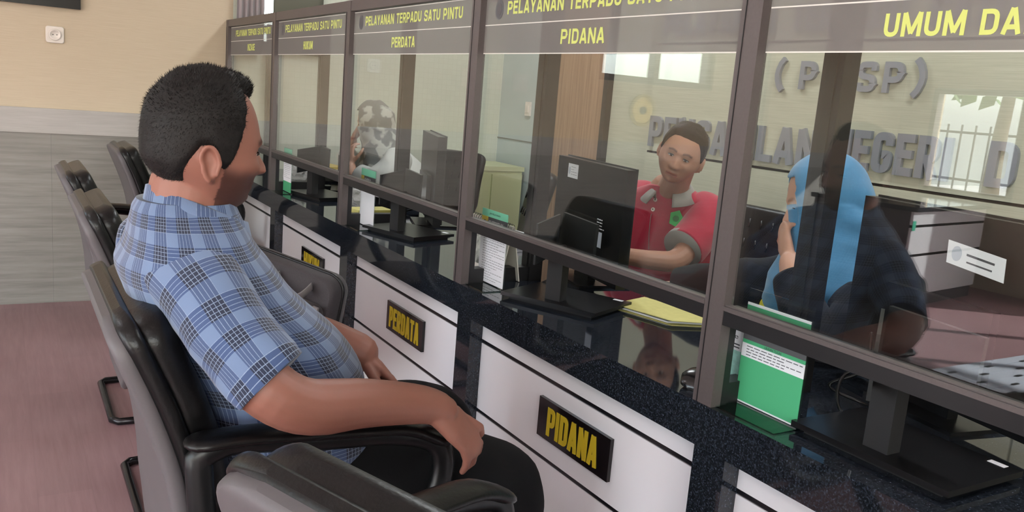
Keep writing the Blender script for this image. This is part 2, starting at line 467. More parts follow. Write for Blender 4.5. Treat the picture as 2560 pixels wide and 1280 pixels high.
def block_text(name, body, origin, xdir, height, width, mat, parent=None, depth=0.002, t=0.17, gap=0.09, gw=0.5, align='LEFT'):
    """letters stand in the plane xdir / world up; width is the whole line, letter widths follow from it"""
    ws = []
    for ch in body: ws.append(t if GW.get(ch, 1) == 0.0 else gw * GW.get(ch, 1.0))
    tot = sum(ws) + gap * (len(ws) - 1)
    k = width / (tot * height)                      # letter widths stretch, stroke thickness stays
    X = Vector(xdir).normalized(); Z = Vector((0, 0, 1)); N = X.cross(Z); O = Vector(origin)
    if align == 'CENTER': O = O - X * (width / 2)
    bm = bmesh.new(); x0 = 0.0
    for ch, w in zip(body, ws):
        W = w * k
        for si, st in enumerate(glyph(ch, W, t)):
            dz = depth * (1 + 0.04 * si); d0 = -0.02 * depth * si
            P = [Vector((p[0], p[1])) for p in st]; n = len(P); L = []; Rr = []
            for i in range(n):
                a = (P[i] - P[i - 1]).normalized() if i else (P[1] - P[0]).normalized(); b = (P[i + 1] - P[i]).normalized() if i < n - 1 else a
                m = (a + b); m = m.normalized() if m.length > 1e-6 else a; cs = max(0.6, m.dot(a)); nn = Vector((-m.y, m.x)) * (t / 2 / cs)
                L.append(P[i] + nn); Rr.append(P[i] - nn)
            rings = []
            for p, q in zip(L, Rr):
                f = lambda v, d: O + X * ((x0 + v.x) * height) + Z * (v.y * height) + N * d
                rings.append([f(p, d0), f(q, d0), f(q, dz), f(p, dz)])
            rings_to_bm(bm, rings)
        x0 += W + gap * k
    for f in bm.faces: f.smooth = False
    return bm_obj(name, bm, mat, parent)
def copy_tree(o, parent=None):
    c = o.copy(); COL.objects.link(c); c.parent = parent
    for ch in list(o.children): copy_tree(ch, c)
    return c

# ------------------------------------------------------------------ camera
def make_camera():
    R = np.array(CAM_R)
    cam = bpy.data.cameras.new('camera'); o = bpy.data.objects.new('camera', cam); COL.objects.link(o)
    m = Matrix.Identity(4)
    for i in range(3):
        m[i][0] = R[0][i]; m[i][1] = -R[1][i]; m[i][2] = -R[2][i]
    m[0][3], m[1][3], m[2][3] = -1.12, 0.0, 1.307
    o.matrix_world = m
    cam.sensor_width = 36.0; cam.lens = 2122.8 / 2560 * 36.0; cam.clip_start = 0.02; cam.clip_end = 200
    SC.camera = o
CAM_R = [[0.8581111, -0.5069389, 0.0815985], [-0.0235894, -0.1976719, -0.9799844], [0.5129219, 0.8390106, -0.1815828]]
make_camera()

# ------------------------------------------------------------------ the room
YF, XR, XL, YB, ZC = 5.18, 1.85, -6.2, -4.0, 2.9
def struct(name, bm_or_box, mat, bevel=0.0):
    if isinstance(bm_or_box, tuple): o = box_obj(name, *bm_or_box, mat, bevel=bevel)
    else: o = bm_obj(name, bm_or_box, mat)
    return tag(o, kind='structure')
def wall_with_holes(name, axis, c0, c1, a0, a1, z0, z1, holes, mat):
    """axis 'y': wall in plane y=c0..c1 running along x from a0 to a1; holes (a, b, z, z)"""
    bm = bmesh.new()
    As = sorted({a0, a1, *[h[0] for h in holes], *[h[1] for h in holes]})
    Zs = sorted({z0, z1, *[h[2] for h in holes], *[h[3] for h in holes]})
    for i in range(len(As) - 1):
        for j in range(len(Zs) - 1):
            am = (As[i] + As[i + 1]) / 2; zm = (Zs[j] + Zs[j + 1]) / 2
            if any(h[0] < am < h[1] and h[2] < zm < h[3] for h in holes): continue
            if axis == 'y': box(bm, As[i], As[i + 1], c0, c1, Zs[j], Zs[j + 1])
            else: box(bm, c0, c1, As[i], As[i + 1], Zs[j], Zs[j + 1])
    return struct(name, bm, mat)
def window(name, axis, c, a0, a1, z0, z1, mull=2, transom=0):
    bm = bmesh.new(); w = 0.05
    def bar(p0, p1, q0, q1):
        if axis == 'y': box(bm, p0, p1, c - 0.02, c + 0.06, q0, q1)
        else: box(bm, c - 0.06, c + 0.02, p0, p1, q0, q1)
    bar(a0, a0 + w, z0, z1); bar(a1 - w, a1, z0, z1); bar(a0 + w, a1 - w, z0, z0 + w); bar(a0 + w, a1 - w, z1 - w, z1)
    for k in range(1, mull):
        x = a0 + (a1 - a0) * k / mull; bar(x - w / 2, x + w / 2, z0 + w, z1 - w)
    if transom: bar(a0 + w, a1 - w, transom, transom + w)
    o = tag(bm_obj(name, bm, 'frame_brown'), kind='structure')
    g = bmesh.new()
    if axis == 'y': box(g, a0 + w, a1 - w, c + 0.015, c + 0.021, z0 + w, z1 - w)
    else: box(g, c - 0.021, c - 0.015, a0 + w, a1 - w, z0 + w, z1 - w)
    bm_obj('window_pane', g, 'glass_pane', o)
    return o

struct('floor', (XL - 0.1, XR + 0.1, YB - 0.1, YF + 0.1, -0.1, 0.0), 'floor_vinyl')
struct('ceiling', (XL - 0.1, XR + 0.1, YB - 0.1, YF + 0.1, ZC, ZC + 0.1), 'ceiling_white')
# far wall, public side: tan paper over a wood rail and grey wood panelling
WF = [(-3.75, -2.62, 1.50, 2.6)]
wall_with_holes('wall_far', 'y', YF, YF + 0.16, XL - 0.1, 0.04, 0.0, ZC, WF, 'wall_tan')
window('window_1', 'y', YF + 0.05, -3.75, -2.62, 1.50, 2.6, 2)
struct('trim_1', (XL, 0.035, YF - 0.024, YF, 0.926, 1.056), 'trim_wood')
bm = bmesh.new()
xs = [XL, -5.4, -4.3, -3.2, -2.1, -0.893, 0.035]
for a, b in zip(xs[:-1], xs[1:]): box(bm, a + 0.0003, b - 0.0003, YF - 0.018, YF, 0.0, 0.926)
struct('trim_2', bm, 'wainscot_wood')
# far wall, staff side
wall_with_holes('wall_far_staff', 'y', YF, YF + 0.16, 0.04, XR + 0.1, 0.0, ZC, [(0.17, 0.56, 1.47, 2.5)], 'wall_grid')
window('window_2', 'y', YF + 0.05, 0.17, 0.56, 1.47, 2.5, 1)
# the left wall of the public room: glazed entrance and a window
LH = [(-3.2, 2.9, 0.0, 2.5), (4.0, 4.86, 0.78, 1.72)]
wall_with_holes('wall_left', 'x', XL - 0.16, XL, YB - 0.1, YF + 0.1, 0.0, ZC, LH, 'wall_tan')
window('window_3', 'x', XL, 4.0, 4.86, 0.78, 1.72, 1)
window('door_1', 'x', XL, -3.2, 2.9, 0.0, 2.5, 6, 2.05)
wall_with_holes('wall_back', 'y', YB - 0.16, YB, XL - 0.1, XR + 0.1, 0.0, ZC, [(-5.6, -0.6, 0.9, 2.5)], 'wall_tan')
window('window_4', 'y', YB - 0.1, -5.6, -0.6, 0.9, 2.5, 5)
# the staff side wall: blue grey panel, brown wood panel, cream return, lettered panel
struct('wall_right', (XR + 0.02, XR + 0.14, YB - 0.1, YF + 0.1, 0.0, ZC), 'wall_letter')
struct('wall_right_panel', (XR, XR + 0.02, 4.545, YF, 0.0, ZC), 'panel_bluegrey')
struct('trim_3', (XR - 0.004, XR, 4.59, YF, 1.032, 1.040), 'blind_grey')
struct('door_2', (XR - 0.012, XR + 0.02, 3.985, 4.545, 0.0, ZC), 'wood_brown')
struct('trim_4', (XR - 0.02, XR + 0.02, 3.945, 3.985, 0.0, ZC), 'trim_black')
bm = bmesh.new()
ys = [-0.6, 1.45, 3.555]
zs = [0.0, 1.092, 1.648, 2.2, ZC]
for ya, yb in zip(ys[:-1], ys[1:]):
    for za, zb in zip(zs[:-1], zs[1:]):
        box(bm, XR - 0.02, XR + 0.02, ya + 0.004, yb - 0.004, za + 0.006, zb - 0.006)
struct('wall_right_letter_panel', bm, 'wall_letter')
struct('trim_5', (XR + 0.0, XR + 0.019, -0.6, 3.565, 0.0, ZC), 'trim_black')

# lettering on the staff wall (raised metal letters)
def wall_row(body, y0, y1, z, h, label, parts, group='raised letters on the staff wall'):
    """parts: list of (text, y start, y end); one object per row, a child per word or sign"""
    r = empty('wall_lettering', (XR - 0.021, (y0 + y1) / 2, z), 0, label, 'lettering', group)
    for word, a, b in parts:
        o = block_text('letters', word, (0, a - (y0 + y1) / 2, 0), (0, -1, 0), h, a - b, 'letter_metal', r, 0.015, t=0.2, gap=0.10, gw=0.58)
    return r
wall_row('top', 3.50, 1.10, 1.690, 0.115, 'top row of raised grey metal letters, half hidden behind the grey sticker bands',
         [('PELAYANAN', 3.50, 2.76), ('TERPADU', 2.66, 2.11), ('SATU', 2.01, 1.70), ('PINTU', 1.60, 1.20)])
wall_row('middle', 2.70, 2.00, 1.447, 0.118, 'raised grey metal letters PTSP in brackets on the cream wall',
         [('(', 2.712, 2.665), ('P', 2.575, 2.490), ('T', 2.425, 2.35), ('S', 2.285, 2.20), ('P', 2.165, 2.08), (')', 2.035, 1.988)])
wall_row('bottom', 3.525, 2.43, 1.122, 0.158, 'raised grey metal word PENGADILAN behind the man in red', [('PENGADILAN', 3.525, 2.43)])
wall_row('bottom', 2.33, 1.84, 1.140, 0.158, 'raised grey metal word NEGERI above the blue headscarf', [('NEGERI', 2.36, 1.84)])
wall_row('bottom', 1.70, 1.60, 1.142, 0.158, 'single large raised grey letter D at the end of the bottom row', [('D', 1.70, 1.60)])

# curtain and blind at the staff window
def wavy(name, x0, x1, y, z0, z1, n, amp, mat, parent=None):
    bm = bmesh.new(); k = n * 8
    top = []; 
    prof = [(x0 + (x1 - x0) * i / k, y + amp * math.sin(2 * PI * n * i / k)) for i in range(k + 1)]
    ring = [[Vector((px, py, zz)) for px, py in prof] + [Vector((px, py + 0.006, zz)) for px, py in reversed(prof)] for zz in (z0, (z0 + z1) / 2, z1)]
    rings_to_bm(bm, ring)
    return bm_obj(name, bm, mat, parent, smooth=True)
tag(wavy('curtain', 0.05, 0.205, YF - 0.05, 1.44, 2.6, 5, 0.012, 'curtain'), 'pale lavender curtain hanging beside the bright window beyond the partition', 'curtain')
tag(wavy('roller_blind', 0.262, 0.56, YF - 0.03, 1.46, 2.6, 1, 0.001, 'blind_grey'), 'grey green blind covering one half of the window beyond the partition', 'blind')

# socket outlets
def socket(name, loc, rz, label, group=None):
    r = empty(name, loc, rz, label, 'socket', group)
    bm = bmesh.new(); ring = []
    pr = rrect(0.086, 0.086, 0.012)
    for d, s in ((0.0, 1.0), (0.006, 1.0), (0.010, 0.94)): ring.append([Vector((a * s, -d, b * s)) for a, b in pr])
    rings_to_bm(bm, ring); bm_obj('plate', bm, 'socket_white', r)
    bm = bmesh.new(); rings = []
    for d, q in ((0.0101, 0.030), (0.016, 0.029), (0.016, 0.022), (0.011, 0.019), (0.0105, 0.001)):
        rings.append([Vector((q * math.cos(2 * PI * i / 28), -d, q * math.sin(2 * PI * i / 28))) for i in range(28)])
    rings_to_bm(bm, rings); bm_obj('cup', bm, 'socket_white', r)
    bm = bmesh.new()
    for a, b in ((-0.009, 0), (0.009, 0)): disc(bm, (a, -0.011, b), (0, -1, 0), 0.0028, 0.0012, 12)
    bm_obj('contact_hole', bm, 'socket_dark', r)
    return r
socket('wall_socket', (-0.866, YF, 1.44), 0, 'white square wall socket on the tan wall below the framed picture')
r = empty('light_switch', (XR, 4.80, 1.25), -PI / 2, 'small white switch on the blue grey side wall', 'switch')
box_obj('plate', -0.03, 0.03, -0.012, 0, -0.045, 0.045, 'socket_white', r, 0.003)
box_obj('rocker', -0.014, 0.014, -0.018, -0.012, -0.022, 0.022, 'socket_white', r, 0.002)

# picture frame on the far wall
r = empty('picture_frame', (-1.05, YF, 1.86), 0, 'black framed picture hanging high on the tan wall', 'picture')
bm = bmesh.new(); W, H, b = 0.61, 0.56, 0.045
for x0, x1, z0, z1 in ((-W / 2, W / 2, -H / 2, -H / 2 + b), (-W / 2, W / 2, H / 2 - b, H / 2), (-W / 2, -W / 2 + b, -H / 2 + b, H / 2 - b), (W / 2 - b, W / 2, -H / 2 + b, H / 2 - b)):
    box(bm, x0, x1, -0.025, -0.001, z0, z1)
bm_obj('frame', bm, 'black_plastic', r)
box_obj('print', -W / 2 + b, W / 2 - b, -0.012, -0.001, -H / 2 + b, H / 2 - b, 'paper', r)

# ------------------------------------------------------------------ the granite counter
ZT = 0.773
BAYS = [1.109, 2.129, 3.149, 4.169]            # post centres seen, plus nearer ones
r = empty('service_counter_top', (0.0, 2.0, 0.0), 0, 'long glossy black granite counter top under the glass partition', 'counter')
def P(o, *loc): return o
bm = bmesh.new(); box(bm, 0.0, 0.64, YB + 1.4 - 2.0, YF - 2.0 - 0.02, ZT - 0.035, ZT)
bm_obj('worktop', bm, 'granite', r)
bm = bmesh.new(); box(bm, 0.0, 0.035, YB + 1.4 - 2.0, YF - 2.0 - 0.02, 0.690, ZT - 0.0352)
bm_obj('apron', bm, 'granite', r)
PN = [0.09, 1.111, 2.104, 3.111, 4.12, 5.13]   # far edge of each pillar
SIGNS = ['UMUM', 'PIDANA', 'PERDATA', 'HUKUM', None]
SLAB = ['granite and white counter front below the fifth window, nearest the camera',
        'white counter front with the black PIDANA plate',
        'white counter front with the black PERDATA plate',
        'white counter front with the black HUKUM plate',
        'plain white counter front without a plate, beside the far wall']
for i in range(5):
    y0 = PN[i]; y1 = PN[i + 1] if i < 4 else 5.13
    r = empty('counter_unit', (0.0, (y0 + y1) / 2, 0.0), 0, SLAB[i], 'counter', 'white counter fronts')
    oy = (y0 + y1) / 2
    box_obj('pillar', 0.0, 0.06, y1 - 0.081 - oy, y1 - oy, 0.0, 0.6899, 'granite', r)
    ya, yb = y0 + 0.0005 - oy, y1 - 0.0815 - oy
    bm = bmesh.new()
    for z0, z1 in ((0.631, 0.7365), (0.425, 0.619), (0.222, 0.413), (0.08, 0.210)): box(bm, 0.04, 0.06, ya, yb, z0, z1)
    bm_obj('white_panel', bm, 'white_gloss', r)
    bm = bmesh.new()
    for z0, z1 in ((0.619, 0.631), (0.413, 0.425), (0.210, 0.222), (0.0, 0.08)): box(bm, 0.043, 0.06, ya, yb, z0, z1)
    bm_obj('groove_strip', bm, 'groove_black', r)
    box_obj('carcass', 0.061, 0.6, ya, y1 - oy, 0.02, 0.7, 'black_matte', r)
    if SIGNS[i] and i > 0:
        s = box_obj('name_plate', 0.030, 0.0395, -0.148 - 0.065, 0.148 - 0.065, 0.478, 0.580, 'dark_gloss', r, 0.002)
        wd = {'PIDANA': 0.210, 'PERDATA': 0.245, 'HUKUM': 0.210}[SIGNS[i]]
        block_text('lettering', SIGNS[i], (0.0296, wd / 2 - 0.065, 0.492), (0, -1, 0), 0.073, wd, 'yellow_letter', s, 0.0015, t=0.175, gap=0.06, gw=0.44)
# nearer pillar and one more front so the counter does not end at the picture edge
r = empty('counter_unit', (0.0, -1.2, 0.0), 0, 'white counter front beyond the picture edge, on the camera side', 'counter', 'white counter fronts')
box_obj('pillar', 0.0, 0.06, 1.209, 1.29, 0.0, 0.6899, 'granite', r)
box_obj('white_panel', 0.04, 0.06, -1.3, 1.208, 0.08, 0.736, 'white_gloss', r)
box_obj('carcass', 0.061, 0.6, -1.3, 1.208, 0.02, 0.7, 'black_matte', r)

# ------------------------------------------------------------------ the glass partition
PY = [0.064, 1.084, 2.104, 3.124, 4.144, 5.124]        # near edge of each front post
PWID = 0.049
part = empty('glass_partition', (0.0, 0.0, 0.0), 0, 'dark bronze framed glass partition standing along the granite counter', 'partition')
ZTOP = 1.615
for k, y in enumerate(PY):
    bm = bmesh.new(); box(bm, 0.002, 0.026, y, y + PWID, ZT, ZTOP)
    p = bm_obj('front_post', bm, 'frame_brown', part, bevel=0.002)
    box_obj('post_seam', 0.0005, 0.002, y + PWID - 0.0125, y + PWID - 0.011, ZT, ZTOP - 0.04, 'frame_inner', p)
    box_obj('lower_jamb', 0.0265, 0.044, y + 0.002, y + PWID - 0.002, ZT, 0.9325, 'frame_inner', p)
    bm = bmesh.new(); box(bm, 0.232, 0.276, y + 0.0, y + PWID, ZT, ZTOP)
    rp = bm_obj('rear_post', bm, 'frame_inner', part, bevel=0.003)
    box_obj('post_face', 0.2285, 0.232, y + 0.014, y + 0.037, ZT, ZTOP - 0.01, 'grey_screen', rp)
    box_obj('foot_rail', 0.0445, 0.2318, y + 0.006, y + PWID - 0.006, ZT, ZT + 0.042, 'frame_inner', part, 0.002)
    box_obj('head_rail', 0.0265, 0.2318, y + 0.006, y + PWID - 0.006, ZTOP - 0.05, ZTOP - 0.008, 'frame_inner', part)
for k in range(5):
    ya = PY[k] + PWID; yb = PY[k + 1]
    box_obj('top_rail', 0.004, 0.03, ya, yb, 1.577, ZTOP, 'frame_brown', part, 0.0015)
    bm = bmesh.new(); box(bm, 0.004, 0.036, ya, yb, 0.933, 0.968)
    lr = bm_obj('lower_rail', bm, 'frame_inner', part, bevel=0.0015)
    box_obj('rail_cap', 0.006, 0.0195, ya, yb, 0.968, 0.9705, 'frame_brown', lr)
    box_obj('rail_lip', 0.0012, 0.004, ya, yb, 0.960, 0.968, 'frame_brown', lr)
    box_obj('pane', 0.0202, 0.0255, ya + 0.001, yb - 0.001, 0.966, 1.579, 'glass_pane', part)
    box_obj('side_bead', 0.0146, 0.0198, ya, ya + 0.006, 0.971, 1.577, 'frame_brown', lr)
    st = box_obj('sticker_band', 0.0190, 0.0199, ya + 0.007, yb - 0.003, 1.421, 1.574, 'sticker_film', part)
    bm = bmesh.new()
    for z in (1.4215, 1.4960, 1.5715): box(bm, 0.0184, 0.0189, ya + 0.008, yb - 0.004, z - 0.0012, z + 0.0012)
    bm_obj('white_line', bm, 'sticker_line', st)
    xs_ = 0.0188
    if k < 4:
        block_text('lettering', 'PELAYANAN TERPADU SATU PINTU', (xs_, yb - 0.118, 1.521), (0, -1, 0), 0.033, 0.765, 'sticker_letter', st, 0.0004, t=0.19, gap=0.10, gw=0.52)
        bm = bmesh.new(); disc(bm, (0.0189, yb - 0.075, 1.535), (-1, 0, 0), 0.021, 0.0004, 28, 0.026)
        em = bm_obj('emblem', bm, 'grey_print', st)
        bm = bmesh.new(); disc(bm, (0.0184, yb - 0.075, 1.536), (-1, 0, 0), 0.012, 0.0003, 20, 0.016)
        bm_obj('emblem_centre', bm, 'shell_grey', em)
    word, w = (('UMUM DAN', 0.235), ('PIDANA', 0.172), ('PERDATA', 0.190), ('HUKUM', 0.130), ('INZAGE', 0.15))[k]
    if k == 0: block_text('lettering', word, (xs_, 0.852, 1.443), (0, -1, 0), 0.034, w, 'sticker_letter', st, 0.0004, t=0.19, gap=0.10, gw=0.52)
    elif k == 4:
        block_text('lettering', 'PELAYANAN TERPADU SATU PINTU', (xs_, yb - 0.12, 1.521), (0, -1, 0), 0.033, 0.72, 'sticker_letter', st, 0.0004, t=0.19, gap=0.10, gw=0.52)
        block_text('lettering', word, (xs_, (ya + yb) / 2, 1.443), (0, -1, 0), 0.034, w, 'sticker_letter', st, 0.0004, t=0.19, gap=0.10, gw=0.52, align='CENTER')
    else: block_text('lettering', word, (xs_, (ya + yb) / 2 + 0.02, 1.443), (0, -1, 0), 0.034, w, 'sticker_letter', st, 0.0004, t=0.19, gap=0.10, gw=0.52, align='CENTER')

# ------------------------------------------------------------------ acrylic sign stands on the counter
def ink_lines(bm, x, y0, y1, z0, z1, n, seed, h=0.0011):
    rnd = random.Random(seed)
    for i in range(n):
        z = z1 - (z1 - z0) * (i + 0.5) / n
        y = y0; L = rnd.choice((0.45, 0.7, 0.95, 1.0, 1.0))
        end = y0 - (y0 - y1) * L
        while y > end:
            w = rnd.uniform(0.006, 0.016); e = max(end, y - w)
            box(bm, x - 0.0002, x, e, y, z - h / 2, z + h / 2); y = e - 0.003
def stand(y, label, x=0.078, w=0.15, h=0.215, rz=0.0):
    r = empty('sign_stand', (x, y, ZT), rz, label, 'sign stand', 'acrylic sign stands along the counter')
    bm = bmesh.new()
    box(bm, 0.0025, 0.0055, -w / 2, w / 2, 0.003, h)
    bm_obj('holder', bm, 'acrylic', r)
    bm = bmesh.new(); box(bm, -0.062, 0.0055, -w / 2 - 0.004, w / 2 + 0.004, 0.0, 0.003)
    bm_obj('foot', bm, 'acrylic_edge', r, bevel=0.0008)
    return r
def sheet(r, bands, w=0.146, x0=0.0005):
    """bands: (z0, z1, material)"""
    for z0, z1, m in bands:
        box_obj({'paper': 'white_sheet', 'green_print': 'green_band', 'mint_print': 'mint_band', 'grey_print': 'grey_band', 'yellow_print': 'photo_card'}[m], x0, x0 + 0.0015, -w / 2, w / 2, z0, z1, m, r)
r = stand(2.072, 'acrylic stand with a densely printed white sheet and mint heading, in the PIDANA opening')
sheet(r, [(0.006, 0.158, 'paper'), (0.158, 0.196, 'grey_print'), (0.196, 0.217, 'mint_print')])
bm = bmesh.new(); ink_lines(bm, 0.0004, 0.055, -0.07, 0.012, 0.150, 19, 3); bm_obj('printed_lines', bm, 'ink', r)
text('heading', 'JAM PELAYANAN', (0.0004, 0.030, 0.204), (0, -1, 0), (0, 0, 1), 0.005, 0.062, 'ink', r, 0.0002)
text('name', 'ARI HERIYANTO, S.H.', (0.0004, 0.033, 0.178), (0, -1, 0), (0, 0, 1), 0.009, 0.085, 'paper', r, 0.0002, bold=0.02)
pc = box_obj('photo_card', 0.0002, 0.0006, 0.036, 0.073, 0.158, 0.196, 'yellow_print', r)
bm = bmesh.new(); disc(bm, (0.0002, 0.054, 0.174), (-1, 0, 0), 0.008, 0.0003, 16, 0.011); bm_obj('portrait_hair', bm, 'hair_black', pc)
bm = bmesh.new(); disc(bm, (-0.0001, 0.054, 0.171), (-1, 0, 0), 0.006, 0.0003, 16, 0.008); bm_obj('portrait_face', bm, 'skin_print', pc)
r = stand(3.066, 'acrylic stand with a blank white sheet and a mint heading, before the PERDATA window', x=0.082, h=0.226)
sheet(r, [(0.006, 0.150, 'paper'), (0.150, 0.197, 'grey_print'), (0.197, 0.223, 'mint_print')])
text('name', 'KAERUL', (0.0004, 0.035, 0.178), (0, -1, 0), (0, 0, 1), 0.011, 0.065, 'paper', r, 0.0002, bold=0.02)
box_obj('photo_card', 0.0002, 0.0006, 0.042, 0.073, 0.166, 0.196, 'yellow_print', r)
r = stand(4.05, 'acrylic stand with a white sheet over a green lower band, before the HUKUM window', x=0.055, w=0.13)
sheet(r, [(0.006, 0.055, 'green_print'), (0.055, 0.165, 'paper'), (0.165, 0.212, 'mint_print')], w=0.126)
bm = bmesh.new(); ink_lines(bm, 0.0004, 0.05, -0.05, 0.07, 0.15, 9, 5); bm_obj('printed_lines', bm, 'ink', r)
r = stand(1.022, 'acrylic stand with a bright green sheet crossed by a white text band', x=0.076, w=0.152, h=0.223)
sheet(r, [(0.004, 0.0068, 'paper'), (0.007, 0.093, 'green_print'), (0.0931, 0.119, 'paper'), (0.1191, 0.126, 'green_print'), (0.1261, 0.160, 'grey_print'), (0.1601, 0.192, 'green_print'), (0.1921, 0.197, 'paper')], w=0.148)
bm = bmesh.new(); ink_lines(bm, 0.0004, 0.062, -0.07, 0.095, 0.117, 4, 11, 0.0014); bm_obj('printed_lines', bm, 'ink', r)
text('heading', 'URAIAN TUGAS PTSP BAGIAN UMUM', (0.0004, 0.045, 0.175), (0, -1, 0), (0, 0, 1), 0.005, 0.085, 'ink', r, 0.0002)
text('heading', 'URAIAN TUGAS', (0.0004, 0.02, 0.120), (0, -1, 0), (0, 0, 1), 0.005, 0.04, 'ink', r, 0.0002)
r = stand(4.93, 'acrylic stand with a plain white sheet in the last window by the far wall', x=0.07, w=0.13)
sheet(r, [(0.006, 0.17, 'paper'), (0.17, 0.21, 'mint_print')], w=0.126)

# ------------------------------------------------------------------ low pedestal displays with a flat square base
def pedestal(loc, rz, label, left=0.10, right=0.18):
    r = empty('counter_display', loc, rz, label, 'display', 'low black counter displays behind the openings')
    bm = bmesh.new(); box(bm, -0.075, 0.125, -0.148, 0.148, 0.009, 0.019)
    b = bm_obj('base', bm, 'black_plastic', r, bevel=0.0025)
    box_obj('base_foot', -0.06, 0.11, -0.13, 0.13, 0.0, 0.009, 'black_matte', b)
    box_obj('sticker', 0.105, 0.118, -0.128, -0.100, 0.019, 0.0196, 'paper', b)
    bm = bmesh.new(); box(bm, -0.045, -0.012, -0.022, 0.024, 0.019, 0.15)
    bm_obj('neck', bm, 'black_matte', r, bevel=0.004)
    Ri = Matrix.Rotation(-rz, 3, 'Z'); ap = Vector((0.022, 0.065, 0.128)); up_ = Vector((0.004, 0, 0.114))
    bm = bmesh.new(); plate(bm, Ri @ ap, Ri @ Vector((-0.02, -right, -0.004)), Ri @ up_, Ri @ Vector((1, 0, 0)), 0.010)
    bm_obj('screen_panel', bm, 'grey_screen', r, bevel=0.002)
    bm = bmesh.new(); plate(bm, Ri @ (ap + Vector((-0.002, 0.003, 0))), Ri @ Vector((-0.125, -0.085, -0.012)), Ri @ Vector((0, 0, 0.108)), Ri @ Vector((0.5, -1, 0)), -0.006)
    bm_obj('side_panel', bm, 'grey_screen', r, bevel=0.0015)
    bm = bmesh.new(); tube(bm, [Ri @ Vector((-0.02, 0.02, 0.145)), Ri @ (ap + Vector((0.004, -0.03, 0.02)))], 0.012, 8); bm_obj('hinge_arm', bm, 'black_matte', r)
    return r
pedestal((0.14, 0.802, ZT), 0.0, 'low black display on a flat square base, nearest the camera beside the green stand')
pedestal((0.165, 1.83, ZT), 0.42, 'low black display on a flat square base turned askew, beside the yellow folder')
pedestal((0.165, 2.90, ZT), 0.30, 'low black display on a flat square base beside the blank white sheet')
pedestal((0.16, 3.90, ZT), 0.2, 'low black display on a flat square base in the HUKUM opening')

# tall monitors seen from behind
def monitor(a, b, ztop, label, zbot=0.80, sticker=True, more=False):
    """a, b: left and right top corners on plan (x, y) as the public sees the back"""
    A = Vector((a[0], a[1], 0)); B = Vector((b[0], b[1], 0)); u = (B - A); L = u.length; u.normalize()
    n = Vector((u.y, -u.x, 0));
    if n.x > 0: n = -n                       # n points to the public
    ang = math.atan2(n.y, n.x) - PI           # local -x faces the public
    mid = (A + B) / 2
    r = empty('desktop_monitor', (mid.x, mid.y, ZT), ang, label, 'monitor', 'black monitors on the staff side')
    h1 = ztop - ZT; h0 = zbot - ZT
    bm = bmesh.new(); box(bm, 0.0, 0.03, -L / 2, L / 2, h0, h1); bm_obj('back_cover', bm, 'black_plastic', r, bevel=0.005)
    box_obj('screen', 0.030, 0.036, -L / 2 + 0.004, L / 2 - 0.004, h0 + 0.004, h1 + 0.004, 'grey_screen', r)
    bm = bmesh.new(); box(bm, -0.018, 0.0, -L / 2 + 0.12, L / 2 - 0.12, h0 + 0.04, h1 - 0.16); bm_obj('rear_hump', bm, 'black_plastic', r, bevel=0.006)
    bm = bmesh.new(); box(bm, 0.004, 0.03, -0.05, 0.05, 0.008, h0 + 0.06); bm_obj('neck', bm, 'black_plastic', r)
    bm = bmesh.new(); box(bm, -0.05, 0.12, -0.11, 0.11, 0.0, 0.008); bm_obj('foot', bm, 'black_plastic', r, bevel=0.002)
    if sticker:
        y = L / 2 - 0.115
        s = box_obj('label_sticker', -0.0012, 0.0, y - 0.045, y + 0.03, h1 - 0.062, h1 - 0.018, 'paper', r)
        bm = bmesh.new(); disc(bm, (-0.0013, y + 0.018, h1 - 0.04), (-1, 0, 0), 0.007, 0.0003, 20, 0.012); bm_obj('seal', bm, 'bench_pale', s)
        bm = bmesh.new(); ink_lines(bm, -0.0013, y + 0.006, y - 0.04, h1 - 0.055, h1 - 0.024, 4, 8); bm_obj('printed_lines', bm, 'ink', s)
    if more:
        y = -L / 2 + 0.10
        bm = bmesh.new(); ink_lines(bm, -0.0192, y + 0.02, y - 0.03, h1 - 0.185, h1 - 0.15, 4, 21, 0.003); bm_obj('rating_text', bm, 'paper', r)
        box_obj('spec_sticker', -0.0192, -0.0182, y - 0.018, y + 0.022, h1 - 0.235, h1 - 0.19, 'bench_pale', r)
    return r
monitor((0.45, 2.324), (0.36, 1.848), 1.139, 'black monitor with a white label and a rating sticker, left of the man in red', more=True)
monitor((0.45, 3.39), (0.30, 2.927), 1.142, 'black monitor turned edge on beside the woman in the grey headscarf', sticker=False)
m5 = monitor((0.452, 1.157), (0.36, 0.68), 1.167, 'large black monitor back with a tilted white label, right of the woman in blue', sticker=False)
h1 = 1.167 - ZT
bm = bmesh.new(); plate(bm, (-0.0195, -0.005, h1 - 0.05), (0, -0.125, -0.012), (0, -0.003, -0.042), (-1, 0, 0), 0.001); bm_obj('label_sticker', bm, 'paper', m5)
bm = bmesh.new(); disc(bm, (-0.0206, -0.028, h1 - 0.072), (-1, 0, 0), 0.011, 0.0004, 24, 0.014); bm_obj('seal', bm, 'bench_pale', m5)
bm = bmesh.new(); plate(bm, (-0.0207, -0.05, h1 - 0.068), (0, -0.06, -0.006), (0, 0, -0.004), (-1, 0, 0), 0.0004); plate(bm, (-0.0207, -0.052, h1 - 0.082), (0, -0.055, -0.005), (0, 0, -0.003), (-1, 0, 0), 0.0004); bm_obj('printed_lines', bm, 'ink', m5)
monitor((0.46, 4.42), (0.30, 3.98), 1.12, 'black monitor behind the HUKUM window', sticker=False)

